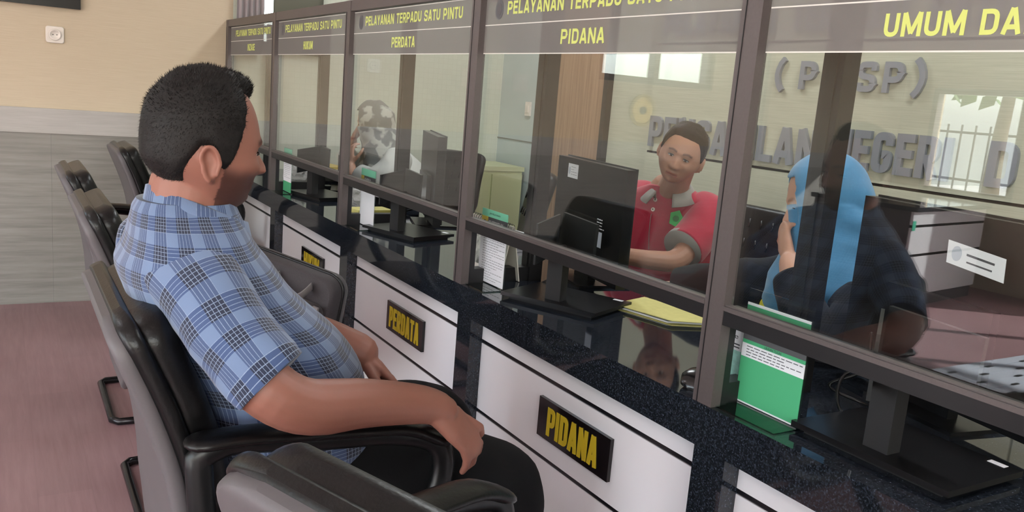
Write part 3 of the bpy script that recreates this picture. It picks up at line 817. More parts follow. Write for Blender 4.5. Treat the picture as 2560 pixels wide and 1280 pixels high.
# ------------------------------------------------------------------ loose things on the counter
r = empty('document_folder', (0.35, 1.68, ZT), 0, 'yellow paper folder with loose sheets lying on the black counter', 'folder')
def quad_slab(bm, pts, z0, z1, lift=(0, 0, 0, 0)):
    lo = [Vector((x, y, z0 + l)) for (x, y), l in zip(pts, lift)]; hi = [Vector((x, y, z1 + l)) for (x, y), l in zip(pts, lift)]
    hexa(bm, lo + hi)
fq = [(-0.06, 0.085), (-0.015, -0.105), (0.16, -0.18), (0.10, 0.145)]
bm = bmesh.new(); quad_slab(bm, fq, 0.0, 0.0015); bm_obj('back_cover', bm, 'envelope_yellow', r)
bm = bmesh.new(); quad_slab(bm, [(-0.045, 0.075), (-0.012, -0.085), (0.15, -0.165), (0.09, 0.13)], 0.002, 0.006); bm_obj('sheets', bm, 'paper', r)
bm = bmesh.new(); quad_slab(bm, fq, 0.0075, 0.009, (0.004, 0.004, 0, 0)); bm_obj('front_cover', bm, 'envelope_yellow', r)
r = empty('pen', (0.53, 1.80, ZT + 0.005), 0, 'black ballpoint pen with a silver clip lying behind the yellow folder', 'pen')
bm = bmesh.new(); tube(bm, [(-0.06, 0.03, 0), (-0.05, 0.025, 0), (0.06, -0.03, 0)], [0.0015, 0.0048, 0.0048], 12); bm_obj('barrel', bm, 'black_plastic', r, True)
bm = bmesh.new(); tube(bm, [(0.02, -0.010, 0.005), (0.055, -0.0275, 0.0055)], 0.0012, 8); bm_obj('clip', bm, 'letter_metal', r)
r = empty('computer_mouse', (0.075, 1.195, ZT), 0.5, 'shiny black mouse on the counter at the foot of the tall post', 'mouse')
bm = bmesh.new(); rings = []
for t, w, h in ((-0.05, 0.008, 0.006), (-0.044, 0.024, 0.02), (-0.02, 0.031, 0.034), (0.01, 0.030, 0.033), (0.035, 0.027, 0.023), (0.048, 0.016, 0.012), (0.05, 0.006, 0.005)):
    rings.append([Vector((t, w * math.cos(2 * PI * i / 20), max(0.0005, h * 0.5 + h * 0.5 * math.sin(2 * PI * i / 20)))) for i in range(20)])
rings_to_bm(bm, rings); bm_obj('shell', bm, 'mouse_black', r)
bm = bmesh.new(); disc(bm, (0.025, -0.003, 0.026), (0, 1, 0), 0.008, 0.006, 16); bm_obj('scroll_wheel', bm, 'letter_metal', r)
r = empty('desk_calendar', (0.16, 2.225, ZT), 0.0, 'wire bound desk calendar with a grey picture, standing behind the printed stand', 'calendar')
bm = bmesh.new(); plate(bm, (-0.035, 0.13, 0.002), (0, -0.26, 0), (0.031, 0, 0.165), (1, 0, 0), 0.003); bm_obj('front_leaf', bm, 'paper_warm', r)
bm = bmesh.new(); plate(bm, (0.031, 0.13, 0.002), (0, -0.26, 0), (-0.031, 0, 0.165), (1, 0, 0), 0.003); bm_obj('back_leaf', bm, 'paper_warm', r)
t = newmat('calendar_picture'); v = t.coords(); f = t.noise(v, 28, 4, 0.6); t.bsdf(t.ramp(f, [(0.35, rgb(70, 74, 70)), (0.6, rgb(186, 188, 180))]), 0.4)
bm = bmesh.new(); plate(bm, (-0.0306, 0.125, 0.03), (0, -0.16, 0), (0.020, 0, 0.106), (-1, 0, 0), 0.0006); bm_obj('picture', bm, 'calendar_picture', r)
bm = bmesh.new()
for i in range(18):
    y = 0.12 - i * 0.0141
    tube(bm, [(-0.006 + 0.011 * math.cos(a) + 0.003, y, 0.165 + 0.009 * math.sin(a)) for a in [k * PI / 5 for k in range(10)]], 0.0009, 5, loop=True, up=(0, 1, 0))
bm_obj('wire_binding', bm, 'groove_black', r)
r = empty('tissue_pack', (0.115, 1.150, ZT), 0.0, 'clear teal tissue pack standing between the post and the green stand', 'tissue')
bm = bmesh.new(); box(bm, -0.012, 0.02, -0.028, 0.028, 0.0, 0.105); bm_obj('pack', bm, 'tissue_teal', r, bevel=0.006)
c = box_obj('white_band', -0.0128, 0.0205, -0.0285, 0.0285, 0.088, 0.128, 'paper', r)
text('lettering', 'oftie', (-0.0129, 0.024, 0.111), (0, -1, 0), (0, 0, 1), 0.010, 0.042, 'ink', c, 0.0003)
box_obj('stripe', -0.0131, -0.0128, -0.024, 0.02, 0.099, 0.1015, 'ink', c); box_obj('stripe', -0.0131, -0.0128, -0.024, 0.02, 0.093, 0.0955, 'ink', c)

def tray(loc, label, w=0.22, l=0.30):
    r = empty('document_tray', loc, 0, label, 'tray', 'black document trays behind the openings')
    bm = bmesh.new(); box(bm, -w / 2, w / 2, -l / 2, l / 2, 0, 0.006)
    box(bm, -w / 2, -w / 2 + 0.005, -l / 2, l / 2, 0.006, 0.05); box(bm, w / 2 - 0.005, w / 2, -l / 2, l / 2, 0.006, 0.05); box(bm, -w / 2 + 0.005, w / 2 - 0.005, l / 2 - 0.005, l / 2, 0.006, 0.05)
    bm_obj('tray_body', bm, 'black_plastic', r)
    return r
def papers(name, loc, rz, label, mat, n=3, w=0.21, l=0.27, t=0.004, group='loose papers on the staff desks'):
    r = empty(name, loc, rz, label, 'paper', group)
    for i in range(n):
        dx = random.uniform(-0.01, 0.01); dy = random.uniform(-0.01, 0.01)
        box_obj('sheet', -w / 2 + dx, w / 2 + dx, -l / 2 + dy, l / 2 + dy, i * t + 0.0003, (i + 1) * t, mat if i else 'paper', r)
    return r
tray((0.42, 3.70, ZT), 'black tray of papers behind the PERDATA window')
papers('paper_stack', (0.42, 3.70, ZT + 0.0505), 0.1, 'white papers heaped on the black tray in the PERDATA window', 'paper', 4)
r = empty('clear_zip_bag', (0.20, 3.50, ZT), 0, 'crumpled clear plastic bag beside the blank white stand', 'bag')
bm = bmesh.new(); bmesh.ops.create_icosphere(bm, subdivisions=3, radius=1.0)
for v in bm.verts:
    q = v.co.normalized(); k = 1 + 0.35 * noise.noise(q * 3.1)
    v.co = Vector((q.x * 0.06 * k, q.y * 0.10 * k, 0.055 + q.z * 0.05 * k))
bm_obj('bag_film', bm, 'clear_plastic', r, smooth=False)
papers('yellow_form', (0.20, 3.31, ZT), 0.1, 'olive yellow folder under white papers, right of the blank white stand', 'envelope_yellow', 3, 0.16, 0.10, 0.012)
tray((0.42, 4.66, ZT), 'black tray of papers behind the HUKUM window')
papers('paper_stack', (0.42, 4.66, ZT + 0.0505), -0.15, 'white papers on the black tray in the HUKUM window', 'paper', 5)
r = empty('yellow_folder', (0.40, 4.66, ZT + 0.0715), 0.15, 'slim yellow folder on the papers in the HUKUM window', 'folder')
box_obj('cover', -0.11, 0.11, -0.15, 0.15, 0, 0.012, 'yellow_print', r, 0.003)
r = empty('clear_bag', (0.20, 4.36, ZT), 0, 'crumpled clear bag of white papers left of the black display in the HUKUM opening', 'bag')
bm = bmesh.new(); bmesh.ops.create_icosphere(bm, subdivisions=3, radius=1.0)
for v in bm.verts:
    q = v.co.normalized(); k = 1 + 0.35 * noise.noise(q * 2.7 + Vector((4, 1, 2)))
    v.co = Vector((q.x * 0.07 * k, q.y * 0.10 * k, 0.055 + q.z * 0.05 * k))
bm_obj('bag_film', bm, 'clear_plastic', r)
tag(papers('white_booklet', (0.54, 2.72, ZT), 0.1, 'white booklets stacked behind the black display in the PERDATA window', 'paper', 4, 0.06, 0.12, 0.01))
box = box
r = empty('green_box', (0.52, 2.86, ZT), 0.1, 'small green carton beside the white booklets in the PERDATA window', 'box')
box_obj('carton', -0.03, 0.03, -0.02, 0.02, 0, 0.06, 'badge_dark', r, 0.002)
for i, (pts, lab) in enumerate((
    ([(0.20, 2.02, ZT + .004), (0.27, 1.98, ZT + .06), (0.24, 1.94, ZT + .12), (0.29, 1.90, ZT + .17), (0.30, 1.93, ZT + .2)], 'black cable rising beside the calendar in the PIDANA opening'),
    ([(0.30, 0.985, ZT + .15), (0.26, 0.96, ZT + .09), (0.22, 1.0, ZT + .05), (0.25, 0.95, ZT + .03), (0.33, 0.93, ZT + .006)], 'black cable looping behind the bright green stand'),
    ([(0.36, 0.94, ZT + .13), (0.30, 0.90, ZT + .10), (0.24, 0.98, ZT + .08), (0.20, 0.955, ZT + .02), (0.24, 0.90, ZT + .005)], 'black cable crossing under the large black monitor'),
    ([(0.24, 3.22, ZT + .01), (0.30, 3.17, ZT + .05), (0.36, 3.10, ZT + .07), (0.42, 3.06, ZT + .05), (0.44, 3.03, ZT + .03)], 'thin black cable arching right of the blank white stand'))):
    bm = bmesh.new(); tube(bm, smooth_path(pts, 28), 0.0032, 8, round_ends=True)
    tag(bm_obj('cable', bm, 'black_plastic', None, True), lab, 'cable')

# ------------------------------------------------------------------ visitor armchairs
def slab_loft(bm, prof, thick, width_fn, r=0.02, n=26, bulge=0.0, nseg=5):
    """cushion following profile points (x, z): rounded sections, width_fn(s) along it"""
    P = smooth_path([(x, 0, z) for x, z in prof], n)
    fr = frames(P, up=(0, 1, 0)); rings = []
    for i, (p, T, s, q) in enumerate(fr):
        t = i / (n - 1); w = width_fn(t)
        e = min(t, 1 - t) * (n - 1); k = min(1.0, math.sqrt(max(0.02, 1 - (1 - min(1, e / 3.0)) ** 2)))
        th = thick * (0.35 + 0.65 * k)
        ring = []
        for a, b in rrect(w, th, min(r, th * 0.49), nseg):
            bb = b * (1 + bulge * (1 - (2 * a / w) ** 2))
            ring.append(p + Vector((0, 1, 0)) * a + q * bb)
        rings.append(ring)
    rings_to_bm(bm, rings)
def round_top(w, w0, f=0.16):
    def fn(t):
        b = w0 + (w - w0) * min(1, t / 0.25) if t < 0.25 else w
        if t > 1 - f:
            k = (t - (1 - f)) / f; b = w * (0.66 + 0.34 * math.sqrt(max(0, 1 - k * k)))
        return b
    return fn
BACKP = [(-0.18, 0.47), (-0.185, 0.555), (-0.205, 0.665), (-0.24, 0.775), (-0.28, 0.87), (-0.31, 0.932)]
def make_chair(label):
    r = empty('visitor_armchair', (0, 0, 0), 0, label, 'chair', 'black visitor armchairs along the counter')
    bm = bmesh.new(); slab_loft(bm, [(-0.22, 0.44), (-0.1, 0.435), (0.1, 0.45), (0.22, 0.445), (0.27, 0.415)], 0.085, lambda t: 0.50 if t < .85 else 0.47, 0.035, bulge=0.25)
    bm_obj('seat', bm, 'leather', r)
    bm = bmesh.new(); slab_loft(bm, BACKP, 0.062, round_top(0.47, 0.42), 0.028, n=34, bulge=0.35)
    b = bm_obj('backrest', bm, 'leather', r)
    bm = bmesh.new(); off = [(x - 0.030, z + 0.002) for x, z in BACKP]
    slab_loft(bm, off, 0.030, round_top(0.50, 0.45), 0.012, n=34)
    bm_obj('piping', bm, 'leather', b)
    bm = bmesh.new(); off = [(-0.24, 0.40), (-0.242, 0.48), (-0.248, 0.575), (-0.265, 0.675), (-0.296, 0.775), (-0.331, 0.865), (-0.353, 0.922)]
    slab_loft(bm, off, 0.03, lambda t: round_top(0.49, 0.47)(t) * (0.55 + 0.45 * min(1, t / 0.22)), 0.013, n=40)
    bm_obj('back_shell', bm, 'shell_grey', r)
    for s in (-1, 1):
        y = s * 0.278
        bm = bmesh.new()
        loop = [(-0.235, y, 0.715), (-0.225, y, 0.60), (-0.20, y, 0.475), (-0.12, y, 0.425), (0.02, y, 0.425), (0.12, y, 0.47), (0.19, y, 0.59), (0.185, y, 0.675), (0.10, y, 0.71), (-0.05, y, 0.722), (-0.18, y, 0.735)]
        tube(bm, [Vector(q) for q in catmull(loop + [loop[0]], 60)][:-1], (0.016, 0.022), 10, up=(0, 1, 0), loop=True)
        a = bm_obj('armrest', bm, 'arm_plastic', r)
        bm = bmesh.new(); tube(bm, smooth_path([(-0.225, y, 0.742), (-0.15, y, 0.743), (0.0, y, 0.732), (0.11, y, 0.722), (0.175, y, 0.695)], 20), (0.033, 0.013), 14, up=(0, 1, 0), round_ends=True)
        bm_obj('arm_pad', bm, 'leather', a)
    sled = []
    q = [(-0.10, 0.24, 0.385), (0.20, 0.24, 0.385), (0.275, 0.24, 0.35), (0.28, 0.24, 0.30), (0.28, 0.24, 0.06), (0.27, 0.24, 0.02), (0.22, 0.24, 0.0135), (-0.14, 0.24, 0.0135), (-0.185, 0.238, 0.0135), (-0.205, 0.21, 0.0135)]
    path = [Vector(p) for p in q] + [Vector((-0.205, y, 0.0135)) for y in (0.1, 0, -0.1)] + [Vector((x, -y, z)) for x, y, z in reversed(q)]
    bm = bmesh.new(); tube(bm, path, 0.0135, 12, up=(0, 0, 1)); bm_obj('sled_frame', bm, 'steel_black', r, True)
    bm = bmesh.new(); 
    for x in (-0.08, 0.16): tube(bm, [(x, -0.24, 0.385), (x, 0.24, 0.385)], 0.012, 10)
    bm_obj('cross_bar', bm, 'steel_black', r, True)
    return r
CH = [((-0.632, 1.58, 0), 0.0, 'black armchair carrying the man in the plaid shirt'),
      ((-0.527, 0.740, 0), 0.36, 'empty black armchair nearest the camera, at the lower edge of the photo'),
      ((-0.59, 2.66, 0), 0.0, 'black armchair carrying the laptop bag, directly beyond the seated man'),
      ((-0.585, 3.50, 0), 0.0, 'black armchair second beyond the seated man, peeping over the one with the bag'),
      ((-0.30, 4.56, 0), 0.0, 'black armchair farthest away, against the wood panelling behind the head of the man')]
proto = make_chair(CH[0][2])
for i, (loc, rz, lab) in enumerate(CH):
    o = proto if i == 0 else copy_tree(proto)
    o.location = loc; o.rotation_euler = (0, 0, rz); o['label'] = lab

# laptop bag on the seat of the third chair
r = empty('laptop_bag', (-0.445, 2.47, 0.515), -0.9, 'dark grey laptop bag with a pale handle standing on an armchair', 'bag')
r.rotation_euler = (0.0, 0.17, -0.9)
def bagbody(w, h, t, rad):
    bm = bmesh.new(); rings = []
    for y, s in ((-t / 2, 0.93), (-t / 2 + 0.012, 0.985), (0, 1.0), (t / 2 - 0.012, 0.985), (t / 2, 0.93)):
        rings.append([Vector((a * s, y, h / 2 + b * s)) for a, b in rrect(w, h, rad, 7)])
    rings_to_bm(bm, rings); return bm
bm_obj('main_compartment', bagbody(0.43, 0.285, 0.09, 0.05), 'bag_black', r)
bm = bmesh.new(); rings = []
for y, s in ((-0.046, 1.0), (-0.068, 0.97), (-0.074, 0.88)):
    rings.append([Vector((a * s, y, 0.105 + b * s)) for a, b in rrect(0.385, 0.20, 0.03, 6)])
rings_to_bm(bm, rings); pk = bm_obj('front_pocket', bm, 'bag_black', r)
bm = bmesh.new(); tube(bm, [Vector((a * 1.0, -0.0, 0.1425 + b)) for a, b in rrect(0.433, 0.288, 0.052, 7)], 0.005, 8, loop=True, up=(0, 1, 0)); bm_obj('zip_piping', bm, 'black_plastic', r)
bm = bmesh.new(); tube(bm, smooth_path([(0.03, -0.05, 0.25), (0.035, -0.10, 0.225), (0.085, -0.125, 0.205), (0.135, -0.10, 0.225), (0.14, -0.05, 0.25)], 24), (0.014, 0.003), 10, up=(0, -0.6, 1)); bm_obj('handle', bm, 'bag_grey', r)
for x in (0.10, 0.18):
    box_obj('webbing_strap', x - 0.009, x + 0.009, -0.079, -0.07, 0.02, 0.205, 'bag_grey', pk, 0.002)

# ------------------------------------------------------------------ staff office chairs
def office_chair(loc, rz, label):
    r = empty('office_chair', loc, rz, label, 'chair', 'black staff chairs behind the counter')
    bm = bmesh.new(); slab_loft(bm, [(-0.23, 0.47), (0.0, 0.465), (0.2, 0.47), (0.25, 0.45)], 0.08, lambda t: 0.48, 0.035, bulge=0.2); bm_obj('seat', bm, 'black_matte', r)
    bm = bmesh.new(); slab_loft(bm, [(-0.25, 0.55), (-0.27, 0.65), (-0.29, 0.78), (-0.32, 0.90), (-0.34, 0.96)], 0.045, round_top(0.47, 0.40, 0.22), 0.02, n=30, bulge=0.3)
    b = bm_obj('backrest', bm, 'leather', r)
    bm = bmesh.new()
    for i in range(6):
        for k, (x, z) in enumerate(((-0.255, 0.72), (-0.275, 0.80), (-0.295, 0.88))):
            tube(bm, [(x - 0.035, -0.15 + i * 0.06, z), (x - 0.043, -0.15 + i * 0.06, z + 0.035)], 0.004, 6)
            tube(bm, [(x + 0.012, -0.15 + i * 0.06, z), (x + 0.004, -0.15 + i * 0.06, z + 0.035)], 0.004, 6)
    bm_obj('tufting', bm, 'steel_black', b)
    bm = bmesh.new(); tube(bm, smooth_path([(-0.1, 0, 0.42), (-0.28, 0, 0.43), (-0.31, 0, 0.52), (-0.31, 0, 0.66)], 16), (0.03, 0.01), 10, up=(0, 1, 0)); bm_obj('back_bracket', bm, 'steel_black', r)
    bm = bmesh.new(); tube(bm, [(0, 0, 0.10), (0, 0, 0.43)], 0.025, 14); bm_obj('gas_column', bm, 'steel_black', r, True)
    for k in range(5):
        a = 2 * PI * k / 5 + 0.3
        bm = bmesh.new(); tube(bm, [(0, 0, 0.11), (0.28 * math.cos(a), 0.28 * math.sin(a), 0.07)], [0.022, 0.014], 10)
        l = bm_obj('base_leg', bm, 'black_plastic', r, True)
        bm = bmesh.new(); disc(bm, (0.28 * math.cos(a) - 0.01 * math.sin(a), 0.28 * math.sin(a) + 0.01 * math.cos(a), 0.028), (math.sin(a), -math.cos(a), 0), 0.028, 0.02, 16); bm_obj('caster', bm, 'black_plastic', l)
    return r
office_chair((0.95, 3.75, 0), 2.75, 'empty black tufted staff chair seen behind the third post')
office_chair((1.02, 4.62, 0), 3.6, 'black staff chair behind the woman in the grey headscarf')
office_chair((1.16, 2.43, 0), PI, 'black staff chair under the man in red')
office_chair((0.93, 1.28, 0), 2.5, 'black staff chair under the woman in blue')

# low cabinet by the far wall, staff side
r = empty('low_cabinet', (1.58, YF - 0.22, 0), 0, 'low pale green cabinet against the far wall behind the empty staff chair', 'cabinet')
box_obj('body', -0.24, 0.24, -0.19, 0.19, 0.0, 0.84, 'cabinet_cream', r, 0.004)
box_obj('top', -0.25, 0.25, -0.20, 0.20, 0.841, 0.87, 'cabinet_cream', r, 0.004)
for s in (-1, 1):
    d = box_obj('door', s * 0.122 - 0.112, s * 0.122 + 0.112, -0.205, -0.191, 0.06, 0.82, 'cabinet_cream', r, 0.003)
    box_obj('handle', s * 0.03 - 0.005, s * 0.03 + 0.005, -0.22, -0.206, 0.40, 0.52, 'letter_metal', d, 0.002)

# ------------------------------------------------------------------ the public room beyond the camera, seen mirrored in the glass
r = empty('reception_desk', (-5.08, 4.25, 0), -0.16, 'white fronted reception desk by the far wall, mirrored in the nearest glass', 'desk')
L = 1.28
bm = bmesh.new()
for z0, z1 in ((0.10, 0.40), (0.42, 0.62), (0.64, 0.74)): box(bm, -L / 2, L / 2, -0.40, -0.38, z0, z1)
bm_obj('white_front', bm, 'white_gloss', r)
bm = bmesh.new()
for z0, z1 in ((0.40, 0.42), (0.62, 0.64)): box(bm, -L / 2, L / 2, -0.395, -0.38, z0, z1)
bm_obj('groove_strip', bm, 'steel_black', r)
box_obj('carcass', -L / 2 + 0.002, L / 2 - 0.002, -0.379, 0.40, 0.0, 0.74, 'shell_grey', r)
box_obj('worktop', -L / 2 - 0.03, L / 2 + 0.03, -0.43, 0.42, 0.741, 0.775, 'granite', r, 0.003)
box_obj('green_label', L / 2 - 0.05, L / 2 + 0.001, -0.404, -0.4005, 0.60, 0.67, 'green_tag', r)
r = empty('entrance_mat', (-4.35, 2.2, 0.0), 0, 'pale slatted entrance mat with dark clips, mirrored in the nearest glass', 'mat')
for i in range(10):
    bm = bmesh.new(); box(bm, -1.1, 1.1, 0.40 - i * 0.085, 0.40 - i * 0.085 + 0.078, 0.0005, 0.012); bm_obj('slat', bm, 'bench_pale', r)
bm = bmesh.new()
for i in range(9):
    for k in range(6):
        x = 1.0 - k * 0.36 - (i % 2) * 0.17; y = 0.4 - i * 0.085 - 0.0035
        box(bm, x - 0.03, x + 0.03, y - 0.009, y + 0.009, 0.0121, 0.016)
bm_obj('clip', bm, 'black_matte', r)
r = empty('wall_emblem', (-3.05, YF, 1.30), 0, 'round golden emblem on the far wall, mirrored beside the man in red', 'emblem')
bm = bmesh.new(); disc(bm, (0, -0.001, 0), (0, -1, 0), 0.12, 0.02, 40); bm_obj('disc', bm, 'gold', r, False)
bm = bmesh.new(); tube(bm, [(0.105 * math.cos(2 * PI * i / 36), -0.024, 0.105 * math.sin(2 * PI * i / 36)) for i in range(36)], 0.006, 8, loop=True, up=(0, 1, 0)); bm_obj('rim', bm, 'gold', r, True)
bm = bmesh.new(); disc(bm, (0, -0.022, 0), (0, -1, 0), 0.03, 0.008, 20); bm_obj('boss', bm, 'bark', r)
for x, lab in ((-1.55, 'first'), (-1.75, 'middle'), (-1.95, 'last')):
    tag(box_obj('small_notice', x - 0.06, x + 0.06, YF - 0.006, YF + 0.002, 1.36, 1.48, 'poster_pale'), '%s of three small pale notices in a row on the tan wall' % lab, 'notice', 'small notices on the tan wall')

# ------------------------------------------------------------------ outdoors
struct('ground_outside', (-24, XL - 0.16, -10, 14, -0.15, -0.05), 'paving')
struct('ground_behind', (XL - 0.16, 8, YF + 0.16, 20, -0.15, -0.05), 'paving')
r = empty('iron_fence', (-13, 6, 0), 0, 'dark iron fence across the yard, mirrored in the nearest glass', 'fence')
for k in range(2): box_obj('rail', -0.02, 0.02, -8, 7, 0.55 + k * 0.8, 0.59 + k * 0.8, 'fence_iron', r)
for k in range(60): box_obj('picket', -0.012, 0.012, -8 + k * 0.25 - 0.012, -8 + k * 0.25 + 0.012, -0.05, 1.5, 'fence_iron', r)
def tree(loc, h, rad, label, seed):
    r = empty('garden_tree', loc, 0, label, 'tree', 'trees in the yard')
    bm = bmesh.new(); tube(bm, smooth_path([(0, 0, -0.05), (0.05, 0.03, h * 0.4), (0, 0, h)], 10), [0.14 - 0.008 * i for i in range(10)], 10); bm_obj('trunk', bm, 'bark', r, True)
    bm = bmesh.new(); rnd = random.Random(seed)
    for k in range(420):
        a = rnd.uniform(0, 2 * PI); e = rnd.uniform(-0.5, 1.2); q = rad * rnd.uniform(0.5, 1)
        c = Vector((q * math.cos(a) * math.cos(e), q * math.sin(a) * math.cos(e), h + q * math.sin(e) * 0.8)); u = Vector((rnd.uniform(-1, 1), rnd.uniform(-1, 1), rnd.uniform(-1, 1))).normalized(); w = u.orthogonal().normalized()
        s = rnd.uniform(0.1, 0.22); bm.faces.new([bm.verts.new(c + u * s), bm.verts.new(c + w * s * .5), bm.verts.new(c - u * s), bm.verts.new(c - w * s * .5)])
    bm_obj('crown', bm, 'foliage', r)
tree((-10.5, 6.6, 0), 2.3, 1.5, 'leafy yard tree left of the mirrored window view', 1)
tree((-13.5, 10.4, 0), 2.6, 1.6, 'leafy yard tree right of the mirrored window view', 2)
tree((-4.6, 9.5, 0), 2.6, 1.6, 'leafy tree outside the window of the far wall', 3)
r = empty('street_banner', (-3.0, 7.6, 0), 0, 'reddish banner on a pole outside the far wall window', 'banner')
bm = bmesh.new(); tube(bm, [(0.32, 0, -0.05), (0.32, 0, 2.6)], 0.025, 10); bm_obj('pole', bm, 'fence_iron', r)
box_obj('cloth', -0.3, 0.29, -0.01, 0.01, 1.7, 2.4, 'reddish_sign', r)

# ------------------------------------------------------------------ lights
def lamp(loc, sx, sy, watts, label, col=(0.94, 0.98, 1.0)):  # added fill light with a housing, hung out of view to brighten the interior
    r = empty('fill_lamp', loc, 0, label, 'lamp', 'added ceiling fill lamps')
    bm = bmesh.new(); box(bm, -sx / 2 - 0.03, sx / 2 + 0.03, -sy / 2 - 0.03, sy / 2 + 0.03, 0.0, 0.05); bm_obj('housing', bm, 'lamp_body', r)
    li = bpy.data.lights.new('fill_lamp_light', 'AREA'); li.shape = 'RECTANGLE'; li.size = sx; li.size_y = sy; li.energy = watts; li.color = col
    lo = bpy.data.objects.new('fill_lamp_light', li); COL.objects.link(lo); lo.parent = r; lo.location = (0, 0, -0.004)
    return r
LAMP_W = 1.0
lamp((1.0, 0.9, ZC - 0.05), 0.3, 1.2, 34 * LAMP_W, 'added fill lamp out of view above the staff desks near the camera')
lamp((1.0, 3.6, ZC - 0.05), 0.3, 1.2, 34 * LAMP_W, 'added fill lamp out of view above the staff desks near the far wall')
lamp((-2.6, 3.0, ZC - 0.05), 0.3, 1.2, 14 * LAMP_W, 'added fill lamp out of view above the public area near the far wall')
lamp((-2.6, -0.5, ZC - 0.05), 0.3, 1.2, 14 * LAMP_W, 'added fill lamp out of view above the public area behind the camera')
def portal(loc, rot, sx, sy):
    li = bpy.data.lights.new('daylight_portal', 'AREA'); li.shape = 'RECTANGLE'; li.size = sx; li.size_y = sy; li.cycles.is_portal = True
    lo = bpy.data.objects.new('daylight_portal', li); COL.objects.link(lo); lo.location = loc; lo.rotation_euler = rot
portal((XL - 0.17, -0.15, 1.25), (0, -PI / 2, 0), 2.5, 6.1)
portal((XL - 0.17, 4.43, 1.25), (0, -PI / 2, 0), 0.94, 0.86)
portal((-3.18, YF + 0.17, 2.05), (-PI / 2, 0, 0), 1.13, 1.1)
portal((0.365, YF + 0.17, 1.98), (-PI / 2, 0, 0), 0.39, 1.03)
portal((-3.1, YB - 0.17, 1.7), (PI / 2, 0, 0), 5.0, 1.6)
w = bpy.data.worlds.new('sky'); SC.world = w; w.use_nodes = True
nt = w.node_tree; nt.nodes.clear()
out = nt.nodes.new('ShaderNodeOutputWorld'); bg = nt.nodes.new('ShaderNodeBackground'); sk = nt.nodes.new('ShaderNodeTexSky')
sk.sky_type = 'NISHITA'; sk.sun_disc = False; sk.sun_elevation = math.radians(50); sk.sun_rotation = math.radians(200); sk.air_density = 1.0; sk.dust_density = 4.0
mixc = nt.nodes.new('ShaderNodeMix'); mixc.data_type = 'RGBA'; mixc.inputs[0].default_value = 0.7
nt.links.new(sk.outputs[0], mixc.inputs[6]); mixc.inputs[7].default_value = (0.90, 0.97, 1.0, 1)
nt.links.new(mixc.outputs[2], bg.inputs[0]); bg.inputs[1].default_value = 6.5
nt.links.new(bg.outputs[0], out.inputs[0])
sun = bpy.data.lights.new('sun', 'SUN'); sun.energy = 46.0; sun.angle = math.radians(1.0); sun.color = (1.0, 0.98, 0.96)
so = bpy.data.objects.new('sun', sun); COL.objects.link(so)
sd_ = Vector((0.70, 0.50, -0.51)); so.rotation_euler = sd_.to_track_quat('-Z', 'Y').to_euler()
SC.view_settings.view_transform = 'Standard'; SC.view_settings.look = 'None'; SC.view_settings.gamma = 1.0
SC.view_settings.exposure = -0.25
SC.view_settings.use_curve_mapping = False
SC.cycles.max_bounces = 10; SC.cycles.transparent_max_bounces = 24; SC.cycles.caustics_reflective = False; SC.cycles.caustics_refractive = False
SC.cycles.sample_clamp_indirect = 6.0

# ------------------------------------------------------------------ people
def sst(a, b, x):
    t = np.clip((x - a) / (b - a), 0, 1); return t * t * (3 - 2 * t)
def head_shape(nu=112, nv=84, wide=1.0, jaw=1.0, fz=1.0):
    """head in its own space: +x face, +y left, +z up, origin at eye height; returns directions and points"""
    th = np.linspace(0, PI, nv)                     # from crown down
    ph = np.linspace(-PI, PI, nu, endpoint=False)
    T, Pp = np.meshgrid(th, ph, indexing='ij')
    sx = np.sin(T) * np.cos(Pp); sy = np.sin(T) * np.sin(Pp); sz = np.cos(T)
    z = np.where(sz > 0, sz * 0.125, sz * 0.122 * (0.55 + 0.45 * fz))
    low = np.clip(-z / (0.122 * (0.55 + 0.45 * fz)), 0, 1); z0_ = z
    cs = np.abs(np.sin(T)) ** 0.86 + 1e-6
    k = cs / (np.abs(np.sin(T)) + 1e-6)
    x = sx * k; y = sy * k
    y = y * 0.077 * wide * (1 - 0.26 * jaw * sst(0.25, 1.0, low))
    back = x < 0
    xb = x * 0.104 * (1 - 0.50 * sst(0.10, 0.75, low))
    xf = x * 0.090
    lower_front = np.abs(np.cos(Pp)) ** 0.9 * sst(0.3, 1.0, low) * 0.016
    xf = xf + np.where(x > 0, lower_front * np.clip(np.sin(T) * 2, 0, 1), 0)
    x = np.where(back, xb, xf)
    G = lambda u, s: np.exp(-(u / s) ** 2)
    fr = sst(0.0, 0.05, x)
    ay = np.abs(y); z = np.where(z0_ < 0, z0_ / fz, z0_)
    nose = G(y, 0.0105 + 0.004 * sst(-0.01, -0.04, z)) * sst(0.014, -0.034, z) * sst(-0.052, -0.043, z)
    dx = 0.024 * nose + 0.010 * G(ay - 0.0125, 0.0065) * G(z + 0.037, 0.007)
    dx += -0.0095 * G(ay - 0.032, 0.016) * G(z - 0.002, 0.013)
    dx += 0.0055 * G(ay - 0.03, 0.022) * G(z - 0.023, 0.008) + 0.002 * G(y, 0.012) * G(z - 0.022, 0.01)
    dx += 0.0055 * G(ay - 0.046, 0.016) * G(z + 0.028, 0.016)
    dx += 0.0065 * G(y, 0.020) * G(z + 0.0645, 0.0050) + 0.0065 * G(y, 0.018) * G(z + 0.0775, 0.0055) - 0.004 * G(y, 0.024) * G(z + 0.0712, 0.0022)
    dx += -0.003 * G(y, 0.02) * G(z + 0.088, 0.005) + 0.006 * G(y, 0.02) * G(z + 0.104, 0.012)
    x = x + dx * fr
    y = y + np.sign(y) * 0.004 * G(z + 0.028, 0.02) * G(x - 0.05, 0.03)
    return T, Pp, np.stack([x, y, z0_], -1)
